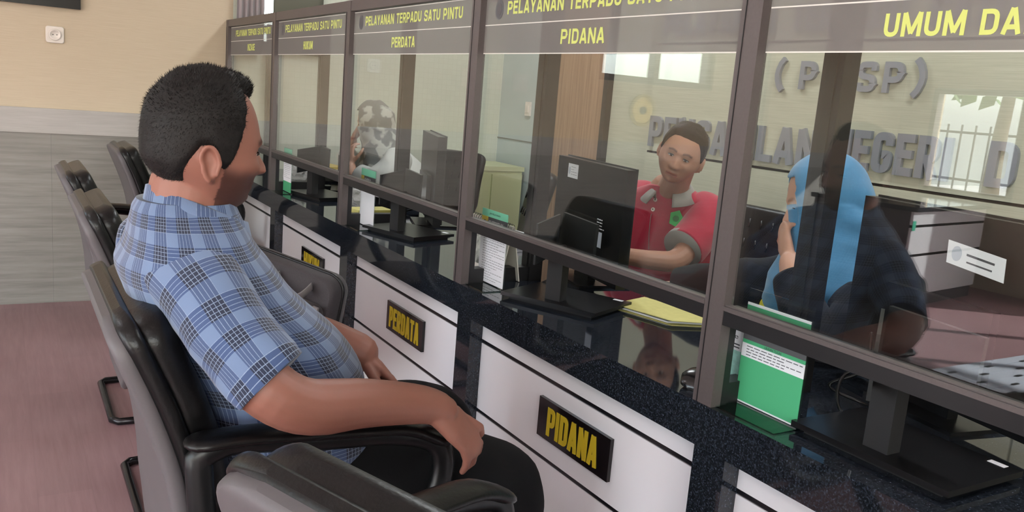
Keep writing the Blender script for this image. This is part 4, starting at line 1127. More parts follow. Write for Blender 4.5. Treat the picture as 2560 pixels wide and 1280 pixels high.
def grid_mesh(bm, P, mask=None):
    nv, nu, _ = P.shape
    top = bm.verts.new(P[0].mean(0)); bot = bm.verts.new(P[-1].mean(0))
    V = [[bm.verts.new(P[i, j]) for j in range(nu)] for i in range(1, nv - 1)]
    for i in range(nv - 3):
        for j in range(nu):
            j2 = (j + 1) % nu
            bm.faces.new((V[i][j], V[i + 1][j], V[i + 1][j2], V[i][j2]))
    for j in range(nu):
        j2 = (j + 1) % nu
        bm.faces.new((top, V[0][j], V[0][j2])); bm.faces.new((bot, V[-1][j2], V[-1][j]))
def rot(yaw, pitch=0.0, roll=0.0):
    """yaw about z, pitch: face down positive, roll: head leaning to its right positive"""
    return Matrix.Rotation(yaw, 3, 'Z') @ Matrix.Rotation(pitch, 3, 'Y') @ Matrix.Rotation(roll, 3, 'X')
def xf_points(P, M3, c, s=1.0):
    A = np.array(M3); return P @ A.T * s + np.array(c)

def ear(bm, M3, c, side, s=1.0, wide=1.0):
    loc = lambda x, y, z: Vector(c) + (M3 @ Vector((x - 0.012, (y + 0.077 * (wide - 1)) * side, z))) * s
    out = []
    for k in range(17):
        a = math.radians(-75 + k * 290 / 16)
        out.append(loc(-0.016 - 0.015 * math.cos(a) * (0.75 if math.sin(a) < 0 else 1.0) - 0.004 * math.sin(a), 0.078 + 0.008 * (0.5 - 0.5 * math.cos(a)) + 0.003, -0.016 + 0.029 * math.sin(a)))
    tube(bm, out, [0.0042] * 17, 8, round_ends=True)
    tube(bm, [loc(-0.006, 0.072, -0.046), loc(-0.010, 0.078, -0.040), loc(-0.012, 0.079, -0.02), loc(-0.013, 0.078, 0.0)], [(0.006, 0.005), (0.009, 0.005), (0.012, 0.004), (0.011, 0.004)], 10, up=M3 @ Vector((1, 0, 0)), round_ends=True)

def hand(bm, w, f, n, curls, side=1, s=1.0, spread=0.10, thumb=(0.55, 0.75, -0.35), tcurl=0.3):
    """w wrist, f finger direction, n back of hand; side: +1 thumb on f x n ... ; curls: four finger curl angles"""
    w = Vector(w); f = Vector(f).normalized(); n = Vector(n); n = (n - f * n.dot(f)).normalized(); t = f.cross(n) * side
    Q = lambda a, b, c: w + (f * a + t * b + n * c) * s
    tube(bm, [Q(-0.012, 0, -0.002), Q(0.015, 0.001, 0.0), Q(0.05, 0.002, 0.002), Q(0.088, 0.0, 0.0)], [(0.022 * s, 0.015 * s), (0.029 * s, 0.018 * s), (0.039 * s, 0.017 * s), (0.040 * s, 0.012 * s)], 16, up=t, round_ends=True)
    for i, (b, a0, L, r) in enumerate(((0.031, 0.086, 0.070, 0.0090), (0.0105, 0.091, 0.078, 0.0092), (-0.010, 0.088, 0.072, 0.0088), (-0.030, 0.079, 0.056, 0.0078))):
        c = curls[i]; ang = -(i - 1.4) * spread
        d = (f * math.cos(ang) + t * math.sin(ang))
        pts = [Q(a0 - 0.03, b * 0.9, 0.0), Q(a0, b, 0.002)]; p = pts[-1]; mcp, pip = c if isinstance(c, tuple) else (c * 0.55, c); th = mcp
        for q, kk in ((0.46, 1.0), (0.30, 0.75), (0.24, 0.45)):
            dd = d * math.cos(th) - n * math.sin(th); p = p + dd * (L * q * s); pts.append(p); th += pip * kk
        tube(bm, pts, [r * s, r * 1.08 * s, r * s, r * 0.92 * s, r * 0.72 * s], 10, up=n, round_ends=True)
    d = (f * thumb[0] + t * thumb[1] + n * thumb[2]).normalized(); p = Q(0.018, 0.022, -0.006); pts = [p]
    e = (f * 0.9 - n * 0.3 - t * 0.1).normalized(); k = 0.0
    for L in (0.042, 0.034, 0.026):
        dd = (d * (1 - k) + e * k).normalized(); p = p + dd * L * s; pts.append(p); k += tcurl
    tube(bm, pts, [0.0135 * s, 0.0115 * s, 0.0105 * s, 0.0075 * s], 10, up=n, round_ends=True)

def remesh(name, bm, voxel, smooth=2):
    bmesh.ops.recalc_face_normals(bm, faces=bm.faces)
    me = bpy.data.meshes.new(name + '_raw'); bm.to_mesh(me); bm.free()
    ob = bpy.data.objects.new(name + '_raw', me); COL.objects.link(ob)
    m = ob.modifiers.new('r', 'REMESH'); m.mode = 'VOXEL'; m.voxel_size = voxel; m.use_smooth_shade = True
    if smooth:
        m2 = ob.modifiers.new('s', 'SMOOTH'); m2.factor = 0.5; m2.iterations = smooth
    bpy.context.view_layer.update()
    dg = bpy.context.evaluated_depsgraph_get()
    out = bpy.data.meshes.new_from_object(ob.evaluated_get(dg)); out.name = name
    bpy.data.objects.remove(ob); bpy.data.meshes.remove(me)
    return out
def mesh_co(me):
    a = np.empty(len(me.vertices) * 3); me.vertices.foreach_get('co', a); return a.reshape(-1, 3)

def face_paint(me, M3, c, s, stubble=0.0, lips=(0.86, 0.55, 0.55), brow=0.9, moustache=0.0, fz=1.0):
    co = mesh_co(me); A = np.array(M3)
    q = (co - np.array(c)) @ A / s
    x, y, z = q[:, 0], q[:, 1], q[:, 2]; ay = np.abs(y); z = np.where(z < 0, z / fz, z)
    colr = np.ones((len(co), 4)); near = (np.linalg.norm(q, axis=1) < 0.17) & (x > 0.0)
    def blend(m, tint):
        m = np.where(near, m, 0)[:, None]
        colr[:, :3] = colr[:, :3] * (1 - m) + colr[:, :3] * np.array(tint) * m
    G = lambda u, k: np.exp(-(u / k) ** 2)
    front = sst(0.045, 0.065, x)
    blend(front * np.clip(1.3 * np.exp(-np.abs((z + 0.071 + 0.0012 * (y / 0.02) ** 2) / 0.0085) ** 3) * sst(0.028, 0.020, ay), 0, 1), lips)
    blend(front * np.exp(-np.abs((z + 0.0712) / 0.0016) ** 2) * sst(0.028, 0.022, ay), (0.45, 0.32, 0.32))
    bz = 0.024 + 0.004 * sst(0.01, 0.03, ay) - 0.005 * sst(0.035, 0.05, ay)
    blend(brow * sst(0.03, 0.05, x) * np.exp(-np.abs((z - bz) / 0.0048) ** 3) * sst(0.010, 0.015, ay) * sst(0.056, 0.048, ay), (0.14, 0.12, 0.12))
    blend(front * G(ay - 0.008, 0.0036) * G(z + 0.0455, 0.0030), (0.25, 0.18, 0.17))
    if moustache: blend(moustache * front * G(z + 0.058, 0.005) * sst(0.026, 0.016, ay), (0.5, 0.46, 0.46))
    if stubble: blend(stubble * sst(-0.018, -0.055, z - 0.35 * np.maximum(0, 0.03 - x) + 0.25 * np.maximum(0, x - 0.06)) * sst(-0.02, 0.0, x) * (1 - 0.8 * np.exp(-((z + 0.071) / 0.009) ** 2) * (ay < 0.022)), (0.17, 0.16, 0.17))
    at = me.color_attributes.new('Col', 'FLOAT_COLOR', 'POINT')
    at.data.foreach_set('color', colr.ravel().astype(np.float32))

def eyes(parent, M3, c, s, openness=0.42, look=0.0, xe=0.0735):
    for sd in (-1, 1):
        bm = bmesh.new()
        ctr = Vector(c) + (M3 @ Vector((xe, sd * 0.031, 0.0015))) * s
        bmesh.ops.create_uvsphere(bm, u_segments=20, v_segments=12, radius=1.0)
        for v in bm.verts: v.co = ctr + (M3 @ Vector((v.co.x * 0.010, v.co.y * 0.0145, v.co.z * 0.0145 * openness))) * s
        e = bm_obj('eye', bm, 'eye_white', parent, True)
        bm = bmesh.new()
        bmesh.ops.create_uvsphere(bm, u_segments=16, v_segments=10, radius=1.0)
        for v in bm.verts: v.co = ctr + (M3 @ Vector((v.co.x * 0.0045 + 0.0068, v.co.y * 0.0060 + look, v.co.z * 0.0135 * openness))) * s
        bm_obj('iris', bm, 'eye_dark', e, True)
        bm = bmesh.new()
        pts = [Vector(c) + (M3 @ Vector((xe + 0.0103 * math.cos((k - 5) * 0.26) + 0.0006, sd * 0.031 + 0.0152 * math.sin((k - 5) * 0.30), 0.0015 + 0.0145 * openness * math.cos((k - 5) * 0.30) + 0.0004))) * s for k in range(11)]
        tube(bm, pts, [0.0009 + 0.0007 * math.sin(PI * k / 10) for k in range(11)], 6)
        bm_obj('eyelid_line', bm, 'hair_black', e, True)

def hair_cap(parent, M3, c, s, limit, thick, seed, strands, length, wide=1.0, fringe=None, comb=(-0.3, 0, 0.15)):
    """limit(az_degrees) lower hair line; thick(az, z) hair depth"""
    T, Pp, P = head_shape(128, 96, wide)
    az = np.degrees(np.abs(Pp)); z = P[..., 2]
    lim = np.interp(az, [q[0] for q in limit], [q[1] for q in limit])
    ramp = sst(-0.004, 0.022, z - lim)
    cen = np.array([0.0, 0, 0.0]); N = P - np.array([0.0, 0, 0.01]); N /= np.linalg.norm(N, axis=-1, keepdims=True) + 1e-9
    hh = thick(az, z, P)
    nz = np.array([[noise.noise(Vector(p * 38) + Vector((seed, 0, 0))) for p in row] for row in P])
    off = ramp * hh * (1 + 0.22 * nz) - (1 - ramp) * 0.006
    Q = P + N * off[..., None]
    if fringe is not None: Q = fringe(Q, az, z, ramp)
    W = xf_points(Q, M3, c, s)
    bm = bmesh.new(); nv, nu, _ = W.shape
    top = bm.verts.new(W[0].mean(0)); V = {}
    keep = ramp > 0.0
    def vv(i, j):
        if (i, j) not in V: V[(i, j)] = bm.verts.new(W[i, j])
        return V[(i, j)]
    for i in range(1, nv - 2):
        for j in range(nu):
            j2 = (j + 1) % nu
            if keep[i, j] or keep[i, j2] or keep[i + 1, j] or keep[i + 1, j2]:
                bm.faces.new((vv(i, j), vv(i + 1, j), vv(i + 1, j2), vv(i, j2)))
    for j in range(nu): bm.faces.new((top, vv(1, j), vv(1, (j + 1) % nu)))
    for f in bm.faces: f.smooth = True
    rnd = random.Random(seed); A = np.array(M3); cb = Vector(comb)
    cand = [(i, j) for i in range(1, nv - 2) for j in range(nu) if ramp[i, j] > 0.25]
    wts = [math.sin(T[i, j]) for i, j in cand]
    for (i, j) in rnd.choices(cand, wts, k=strands):
        j2 = (j + 1) % nu; a, b = rnd.random(), rnd.random()
        p = W[i, j] * (1 - a) * (1 - b) + W[i + 1, j] * a * (1 - b) + W[i + 1, j2] * a * b + W[i, j2] * (1 - a) * b
        nn = Vector(A @ N[i, j]); up_ = max(0.0, min(1.0, (P[i, j, 2] - 0.03) / 0.07)); fl = M3 @ (cb * up_ + Vector((-0.25, 0, -1.0)) * (1 - up_)); d = (nn * (0.28 + 0.35 * up_) + fl * 0.8 + Vector((rnd.uniform(-.4, .4), rnd.uniform(-.4, .4), rnd.uniform(-.4, .4)))).normalized()
        L = length * rnd.uniform(0.45, 1.1) * s * (0.35 + 0.65 * min(1, hh[i, j] / 0.02)); w = nn.cross(d)
        w = (w.normalized() if w.length > 1e-4 else nn.orthogonal()) * 0.0008 * s
        p = Vector(p) - nn * 0.002
        bm.faces.new([bm.verts.new(p - w), bm.verts.new(p + w), bm.verts.new(p + d * L)])
    return bm_obj('hair', bm, 'hair_black', parent)

def garment(bm, keys, n=60, seg=96, power=2.3, fold=0.004, seed=1, fscale=7.0, mi=0, caps=True, uv0=(0, 0), wrap=None):
    """keys: (cx, cy, cz, ax, ay, az(side half vector), bx, by, bz (front half vector))"""
    K = catmull(keys, n); rings = []
    for k in K:
        c = Vector(k[0:3]); a = Vector(k[3:6]); b = Vector(k[6:9]); ring = []
        for j in range(seg):
            t = 2 * PI * j / seg; ct, st = math.cos(t), math.sin(t)
            p = c + a * (math.copysign(abs(ct) ** (2 / power), ct)) + b * (math.copysign(abs(st) ** (2 / power), st))
            ring.append(p)
        rings.append(ring)
    sv = Vector((seed * 3.1, seed * 1.7, 0))
    for i, ring in enumerate(rings):
        c = Vector(K[i][0:3])
        for j, p in enumerate(ring):
            d = (p - c)
            if d.length > 1e-5:
                d.normalize(); q = p * fscale + sv
                r_ = 1 - abs(noise.noise(Vector((q.x, q.y, q.z * 2.2)))) * 2
                ring[j] = p + d * fold * (r_ + 0.5 * noise.noise(q * 2.3))
    U = [0.0]
    mid = rings[len(rings) // 2]
    for j in range(seg): U.append(U[-1] + (mid[(j + 1) % seg] - mid[j]).length)
    Vv = [0.0]
    for i in range(n - 1):
        Vv.append(Vv[-1] + sum((rings[i + 1][j] - rings[i][j]).length for j in range(0, seg, 8)) / (seg / 8))
    rings_to_bm(bm, rings, mi=mi, caps=caps, uvs=lambda i, j: (U[j] + uv0[0], Vv[i] + uv0[1]))
    return rings
def tkey(c, hw, front, side=(0, 1, 0), fdir=(1, 0, 0)):
    s = Vector(side).normalized() * hw; f = Vector(fdir).normalized() * front
    return (*c, *s, *f)
def limb_keys(pts, radii, up):
    fr = frames(pts, up); ks = []
    for (p, T, s, q), r_ in zip(fr, radii):
        ra, rb = (r_ if isinstance(r_, tuple) else (r_, r_))
        ks.append((*p, *(s * ra), *(q * rb)))
    return ks
def shoe(bm, ankle, yaw):
    d = Vector((math.cos(yaw), math.sin(yaw), 0)); a = Vector(ankle)
    tube(bm, [a - d * 0.06 + Vector((0, 0, 0.045 - a.z)), a + Vector((0, 0, 0.05 - a.z)), a + d * 0.08 + Vector((0, 0, 0.042 - a.z)), a + d * 0.17 + Vector((0, 0, 0.032 - a.z)), a + d * 0.2 + Vector((0, 0, 0.026 - a.z))],
         [(0.036, 0.042), (0.042, 0.05), (0.046, 0.04), (0.042, 0.03), (0.028, 0.022)], 16, up=Vector((0, 0, 1)).cross(d), round_ends=True)
def finish_person(name, bm, voxel, M3, hc, hs, skin, label, **paint):
    me = remesh(name, bm, voxel, 2)
    face_paint(me, M3, hc, hs, **paint)
    o = link(name, me, skin, None, True)
    return tag(o, label, 'person')
def add_head(bm, M3, c, s, wide=1.0, jaw=1.0, ears=True, fz=1.0):
    T, Pp, P = head_shape(112, 84, wide, jaw, fz); grid_mesh(bm, xf_points(P, M3, c, s))
    if ears:
        for sd in (-1, 1): ear(bm, M3, c, sd, s, wide)

# ---- the seated man in the plaid shirt
HM = rot(math.radians(11), math.radians(4), math.radians(2)); HC = Vector((-0.822, 1.505, 1.181)); HS = 0.985
bm = bmesh.new()
add_head(bm, HM, HC, HS, 1.04, 0.7, True, 0.78)
tube(bm, [(-0.85, 1.53, 1.00), (-0.85, 1.525, 1.06), (-0.842, 1.515, 1.11), (-0.83, 1.51, 1.16)], [(0.085, 0.080), (0.068, 0.070), (0.066, 0.070), (0.06, 0.068)], 24, up=(0, 1, 0), round_ends=True)
tube(bm, [(-0.72, 1.57, 0.50), (-0.71, 1.57, 0.62), (-0.72, 1.57, 0.75), (-0.77, 1.56, 0.88), (-0.83, 1.55, 0.97), (-0.855, 1.54, 1.02)], [(0.15, 0.10), (0.17, 0.13), (0.17, 0.135), (0.16, 0.11), (0.14, 0.085), (0.09, 0.07)], 24, up=(0, 1, 0), round_ends=True)
RE = (-0.79, 1.245, 0.822); RW = (-0.505, 1.268, 0.773)
tube(bm, smooth_path([(-0.85, 1.40, 0.945), (-0.815, 1.315, 0.89), (-0.778, 1.258, 0.838), (-0.715, 1.245, 0.803), (-0.61, 1.255, 0.793), RW, (-0.462, 1.268, 0.757)], 26), [0.050 - 0.004 * i / 8 for i in range(8)] + [0.0475 - 0.0005 * i for i in range(6)] + [0.0450 - 0.0016 * i for i in range(9)] + [0.031, 0.030, 0.028], 18, round_ends=True)
hand(bm, (-0.482, 1.264, 0.763), (0.76, -0.01, -0.65), (0.42, -0.62, 0.55), ((0.05, 0.55), (0.22, 0.55), (0.34, 0.50), (0.38, 0.42)), side=-1, s=1.06, spread=0.16, thumb=(0.6, 0.5, -0.6))
LE = (-0.56, 1.865, 0.738); LW = (-0.42, 1.79, 0.70)
tube(bm, smooth_path([(-0.85, 1.70, 0.97), (-0.74, 1.82, 0.85), LE, (-0.50, 1.845, 0.73), LW], 20), [0.056 - 0.0005 * i for i in range(20)], 16, round_ends=True)
hand(bm, LW, (0.66, -0.30, -0.60), (0.60, 0.05, 0.75), (0.45, 0.5, 0.5, 0.5), side=1, s=1.06, spread=0.03, thumb=(0.8, 0.35, -0.3))
for s_, kn, ft in ((-1, (-0.255, 1.385, 0.53), (-0.26, 1.40, 0.07)), (1, (-0.205, 1.775, 0.505), (-0.30, 1.76, 0.07))):
    hip = Vector((-0.68, 1.57 + s_ * 0.09, 0.545)); kn = Vector(kn)
    tube(bm, [hip, hip.lerp(kn, 0.5), kn, kn.lerp(Vector(ft), 0.45), ft], [0.085, 0.075, 0.058, 0.05, 0.036], 16, up=(0, 1, 0), round_ends=True)
man = finish_person('person', bm, 0.0034, HM, HC, HS, 'skin_brown', 'heavy man seated in the foreground in a blue plaid shirt and black trousers', stubble=0.85, brow=0.8, fz=0.78)
eyes(man, HM, HC, HS, 0.24, 0.0, 0.0675)
limit = [(0, 0.092), (40, 0.100), (58, 0.100), (66, 0.078), (72, 0.035), (77, 0.004), (82, -0.018), (89, -0.034), (96, -0.026), (102, 0.004), (112, 0.004), (124, -0.030), (140, -0.058), (160, -0.066), (180, -0.068)]
def th_m(az, z, P): return 0.005 + 0.011 * sst(-0.02, 0.10, z) + 0.004 * sst(0.03, 0.08, P[..., 0])
def fr_m(Q, az, z, ramp):
    k = (np.exp(-(az / 34) ** 2) * sst(0.06, 0.085, z) * sst(0.135, 0.10, z) * ramp)[..., None]
    return Q + k * np.array([0.016, 0, -0.004])
hair_cap(man, HM, HC, HS, limit, th_m, 5, 15000, 0.011, 1.04, fr_m, (0.5, 0.15, 0.25))
# shirt
sb = bmesh.new()
F = (1, 0, 0)
keys = [tkey((-0.67, 1.575, 0.585), 0.205, 0.155), tkey((-0.668, 1.575, 0.64), 0.215, 0.168), tkey((-0.680, 1.575, 0.70), 0.218, 0.174), tkey((-0.698, 1.572, 0.77), 0.214, 0.174),
        tkey((-0.743, 1.568, 0.85), 0.208, 0.165), tkey((-0.799, 1.562, 0.92), 0.203, 0.139), tkey((-0.828, 1.556, 0.97), 0.196, 0.126), tkey((-0.840, 1.550, 1.012), 0.176, 0.104),
        tkey((-0.846, 1.544, 1.048), 0.138, 0.090), tkey((-0.848, 1.538, 1.074), 0.098, 0.080), tkey((-0.848, 1.532, 1.092), 0.076, 0.074)]
garment(sb, keys, 64, 112, 2.35, 0.0065, 3, 5.0)
rs = limb_keys(smooth_path([(-0.86, 1.475, 0.985), (-0.852, 1.425, 0.972), (-0.83, 1.365, 0.94), (-0.805, 1.315, 0.895), (-0.782, 1.272, 0.862), (-0.768, 1.258, 0.846)], 14),
               [(0.050, 0.048), (0.066, 0.060), (0.071, 0.064), (0.070, 0.064), (0.068, 0.062), (0.066, 0.061), (0.064, 0.060), (0.063, 0.059), (0.062, 0.058), (0.061, 0.057), (0.060, 0.056), (0.059, 0.056), (0.059, 0.056), (0.059, 0.056)], (1, 0, 0.4))
garment(sb, rs, 44, 72, 2.1, 0.0075, 9, 6.0, uv0=(0.02, 0.03))
ls = limb_keys(smooth_path([(-0.860, 1.63, 0.992), (-0.85, 1.69, 0.975), (-0.80, 1.78, 0.88), (-0.74, 1.835, 0.80)], 10), [(0.065, 0.06), (0.085, 0.075), (0.088, 0.075), (0.085, 0.073), (0.083, 0.07), (0.08, 0.068), (0.078, 0.066), (0.077, 0.066), (0.076, 0.065), (0.075, 0.065)], (1, 0, 0.4))
garment(sb, ls, 34, 64, 2.1, 0.006, 12, 6.0)
shirt = bm_obj('shirt', sb, 'plaid_cloth', man, True)
# collar: folded band around the neck, open at the front
cb = bmesh.new()
def collar(bm, c0, axf, yaw, r_in, r_out, z0, z1, drop, a_open, lift=0.0, n=64):
    rings = []
    for k in range(n + 1):
        a = math.radians(a_open + (360 - 2 * a_open) * k / n) + yaw
        d = Vector((math.cos(a), math.sin(a), 0)); f = math.cos(a - yaw)
        rx = 1 + axf * f
        zz = -drop * (0.5 + 0.5 * f) + lift
        inn = c0 + d * r_in * rx + Vector((0, 0, z0 + zz * 1.0)); top = c0 + d * (r_in * rx + 0.004) + Vector((0, 0, z1 + zz)); top2 = c0 + d * (r_in * rx + 0.010) + Vector((0, 0, z1 + zz - 0.002)); out = c0 + d * r_out * rx + Vector((0, 0, z0 - 0.010 + zz * 1.12)); out2 = c0 + d * (r_out * rx - 0.005) + Vector((0, 0, z0 - 0.012 + zz * 1.12)); mid = c0 + d * (r_in * rx + 0.004) + Vector((0, 0, z1 - 0.008 + zz))
        rings.append([inn, top, top2, out, out2, mid])
    L = 0.9
    rings_to_bm(bm, rings, uvs=lambda i, j: (i / n * 0.5, j * 0.018))
collar(cb, Vector((-0.840, 1.526, 1.062)), 0.14, math.radians(14), 0.074, 0.095, 0.018, 0.058, 0.066, 16)
bm_obj('collar', cb, 'plaid_cloth', shirt, True)
bm = bmesh.new()
pl = smooth_path([(-0.765, 1.565, 1.02), (-0.708, 1.575, 0.965), (-0.638, 1.58, 0.89), (-0.562, 1.582, 0.81), (-0.512, 1.582, 0.73), (-0.502, 1.58, 0.66)], 30)
tube(bm, [p + Vector((0.004, 0, 0.002)) for p in pl], (0.018, 0.003), 8, up=(0, 1, 0)); bm_obj('placket', bm, 'jacket_black', shirt, True)
bm = bmesh.new()
box(bm, -0.715, -0.60, 1.66, 1.76, 0.0, 0.001)
bm.free()
# trousers and shoes
tb = bmesh.new()
garment(tb, [tkey((-0.69, 1.57, 0.475), 0.17, 0.13), tkey((-0.69, 1.57, 0.55), 0.19, 0.15), tkey((-0.68, 1.57, 0.63), 0.18, 0.14), tkey((-0.68, 1.57, 0.66), 0.14, 0.11)], 16, 48, 2.3, 0.002, 2)
for s_, kn, ft in ((-1, (-0.255, 1.385, 0.53), (-0.26, 1.40, 0.075)), (1, (-0.205, 1.775, 0.505), (-0.30, 1.76, 0.075))):
    hip = Vector((-0.70, 1.57 + s_ * 0.085, 0.55)); kn = Vector(kn); ft = Vector(ft)
    pts = smooth_path([hip, hip.lerp(kn, 0.5) + Vector((0, 0, 0.012)), kn + Vector((-0.05, 0, 0.012)), kn + Vector((0.005, 0, -0.035)), kn.lerp(ft, 0.4), ft.lerp(kn, 0.05)], 22)
    rr = [0.118, 0.115, 0.112, 0.109, 0.106, 0.103, 0.099, 0.096, 0.093, 0.090, 0.087, 0.085, 0.084, 0.083, 0.082, 0.080, 0.078, 0.075, 0.072, 0.069, 0.067, 0.065]
    garment(tb, limb_keys(pts, rr, (0, 1, 0)), 60, 48, 2.1, 0.004, 4 + s_, 6.0)
bm_obj('trousers', tb, 'trousers', man, True)
for kx, ky in ((-0.26, 1.40), (-0.30, 1.76)):
    bm = bmesh.new(); shoe(bm, (kx, ky, 0.06), 0.0); bm_obj('shoe', bm, 'shoe', man, True)

# ---- the man in the red polo
HM2 = rot(math.radians(-140), math.radians(8), math.radians(-18)); HC2 = Vector((0.90, 2.240, 1.164)); HS2 = 0.83
FD = Vector((-0.95, -0.31, 0)); SD = Vector((-0.31, 0.95, 0))
bm = bmesh.new()
add_head(bm, HM2, HC2, HS2, 1.14, 0.7)
tube(bm, [(1.02, 2.40, 0.93), (0.995, 2.375, 1.01), (0.96, 2.32, 1.06), (0.93, 2.265, 1.115)], [(0.09, 0.08), (0.062, 0.058), (0.052, 0.056), (0.048, 0.054)], 22, up=SD, round_ends=True)
tube(bm, [(1.08, 2.42, 0.50), (1.08, 2.42, 0.66), (1.06, 2.42, 0.82), (1.035, 2.41, 0.94), (1.01, 2.395, 1.0)], [(0.14, 0.09), (0.15, 0.1), (0.155, 0.1), (0.15, 0.085), (0.09, 0.06)], 22, up=SD, round_ends=True)
SLx = Vector((1.065, 2.235, 0.945)); SRx = Vector((1.00, 2.575, 0.955))
LEL = Vector((0.872, 2.165, 0.812))
tube(bm, smooth_path([SLx, SLx + Vector((-0.07, -0.03, -0.05)), LEL, Vector((0.78, 2.185, 0.806)), Vector((0.70, 2.24, 0.812))], 16), [0.048 - 0.0013 * i for i in range(16)], 14, round_ends=True)
hand(bm, (0.70, 2.24, 0.81), (-0.5, 0.85, -0.05), (0, 0, 1), (0.4, 0.4, 0.4, 0.4), side=1, s=0.9)
tube(bm, smooth_path([SRx, SRx + Vector((-0.04, 0.05, -0.08)), Vector((0.90, 2.63, 0.80)), Vector((0.76, 2.58, 0.806)), Vector((0.69, 2.52, 0.812))], 16), [0.048 - 0.0013 * i for i in range(16)], 14, round_ends=True)
hand(bm, (0.69, 2.52, 0.81), (-0.6, -0.8, -0.05), (0, 0, 1), (0.4, 0.4, 0.4, 0.4), side=-1, s=0.9)
LEG2 = []
for s_ in (-1, 1):
    LEG2.append((Vector((1.08, 2.42 + s_ * 0.09, 0.53)), Vector((0.74, 2.36 + s_ * 0.12, 0.54)), Vector((0.82, 2.36 + s_ * 0.12, 0.06))))
for hip, kn, ft in LEG2:
    tube(bm, [hip, hip.lerp(kn, 0.5), kn, kn.lerp(ft, 0.5), ft], [0.075, 0.068, 0.055, 0.045, 0.035], 14, round_ends=True)
red = finish_person('person', bm, 0.0032, HM2, HC2, HS2, 'skin_tan', 'man in a red polo shirt with grey collar looking out through the glass', brow=0.85, lips=(0.80, 0.56, 0.56), moustache=0.35)
eyes(red, HM2, HC2, HS2, 0.36)
limit2 = [(0, 0.082), (30, 0.080), (48, 0.074), (60, 0.050), (70, 0.008), (80, -0.012), (90, -0.005), (98, 0.012), (108, 0.008), (122, -0.03), (150, -0.055), (180, -0.06)]
def th_r(az, z, P): return 0.005 + 0.012 * sst(-0.02, 0.10, z) + 0.006 * sst(0.02, 0.08, P[..., 0])
hair_cap(red, HM2, HC2, HS2, limit2, th_r, 11, 3500, 0.008, 1.14, None, (-0.5, 0.2, 0.1))
pb = bmesh.new()
ks = [tkey((1.08, 2.42, 0.52), 0.19, 0.125, SD, FD), tkey((1.08, 2.42, 0.66), 0.195, 0.14, SD, FD), tkey((1.065, 2.42, 0.78), 0.20, 0.14, SD, FD), tkey((1.045, 2.42, 0.88), 0.205, 0.128, SD, FD),
      tkey((1.025, 2.41, 0.95), 0.20, 0.108, SD, FD), tkey((1.01, 2.40, 0.995), 0.165, 0.088, SD, FD), tkey((0.998, 2.385, 1.022), 0.115, 0.074, SD, FD), tkey((0.985, 2.37, 1.04), 0.075, 0.066, SD, FD)]
garment(pb, ks, 48, 88, 2.3, 0.006, 21, 6.0)
slv = [0.055, 0.072, 0.077, 0.077, 0.076, 0.075, 0.074, 0.073, 0.072, 0.071]
LC = Vector((0.905, 2.182, 0.846)); RC = Vector((0.93, 2.625, 0.84))
garment(pb, limb_keys(smooth_path([SLx + Vector((-.01, .08, .015)), SLx + Vector((0, 0.01, 0.0)), SLx + Vector((-0.06, -0.025, -0.04)), LC], 10), slv, (1, 0, 0.6)), 30, 56, 2.1, 0.006, 23, 6.0)
garment(pb, limb_keys(smooth_path([SRx + Vector((0.02, -0.08, 0.01)), SRx + Vector((0, 0, 0)), SRx + Vector((-0.03, 0.03, -0.06)), RC], 10), slv, (1, 0, 0.6)), 30, 56, 2.1, 0.006, 24, 6.0)
polo = bm_obj('polo_shirt', pb, 'polo_red', red, True)
cb = bmesh.new(); collar(cb, Vector((0.980, 2.355, 1.018)), 0.14, math.radians(-155), 0.062, 0.104, 0.016, 0.046, 0.044, 26)
bm_obj('collar', cb, 'polo_grey', polo, True)
for p0, sh in ((LC, SLx + Vector((-0.06, -0.025, -0.04))), (RC, SRx + Vector((-0.03, 0.03, -0.06)))):
    bm = bmesh.new(); q = (p0 - sh).normalized()
    tube(bm, [p0 - q * 0.016, p0 + q * 0.004], 0.0735, 40); bm_obj('sleeve_cuff', bm, 'polo_grey', polo, True)
def on_front(s_, z):
    K = catmull(ks, 60); k = min(K, key=lambda r_: abs(r_[2] - z)); c = Vector(k[0:3]); b = Vector(k[6:9]); a = Vector(k[3:6])
    u = s_ / a.length; w = (1 - abs(u) ** 2.3) ** (1 / 2.3)
    return Vector((c.x, c.y, z)) + a * u + b * w + FD * 0.004
for z in (0.988, 0.952):
    bm = bmesh.new(); disc(bm, on_front(0.0, z), (FD + Vector((0, 0, 0.35))), 0.0075, 0.004, 18); b_ = bm_obj('button', bm, 'button_white', polo)
    bm = bmesh.new(); disc(bm, on_front(0.0, z) + (FD + Vector((0, 0, 0.35))).normalized() * 0.004, (FD + Vector((0, 0, 0.35))), 0.0028, 0.0006, 12); bm_obj('button_hole', bm, 'socket_dark', b_)
bm = bmesh.new(); tube(bm, [on_front(0.004, 0.935 - 0.012 * k) + FD * 0.002 for k in range(12)], 0.0012, 6); bm_obj('placket_stitch', bm, 'polo_grey', polo, True)
bc = on_front(-0.095, 0.932); bn = (FD - SD * 0.38 + Vector((0, 0, 0.18))).normalized()
bm = bmesh.new(); disc(bm, bc - bn * 0.004, bn, 0.027, 0.008, 5, 0.033); bd = bm_obj('badge', bm, 'badge_green', polo)
bm = bmesh.new(); disc(bm, bc + bn * 0.0045, bn, 0.011, 0.001, 20); bm_obj('badge_centre', bm, 'badge_dark', bd)
tb = bmesh.new()
for hip, kn, ft in LEG2:
    ft = Vector((ft.x, ft.y, 0.08))
    garment(tb, limb_keys(smooth_path([hip, hip.lerp(kn, 0.5), kn, kn.lerp(ft, 0.5), ft], 12), [0.10, 0.10, 0.095, 0.09, 0.085, 0.08, 0.075, 0.07, 0.065, 0.062, 0.06, 0.058], (0, 1, 0)), 30, 36, 2.1, 0.002, 31)
bm_obj('trousers', tb, 'trousers', red, True)
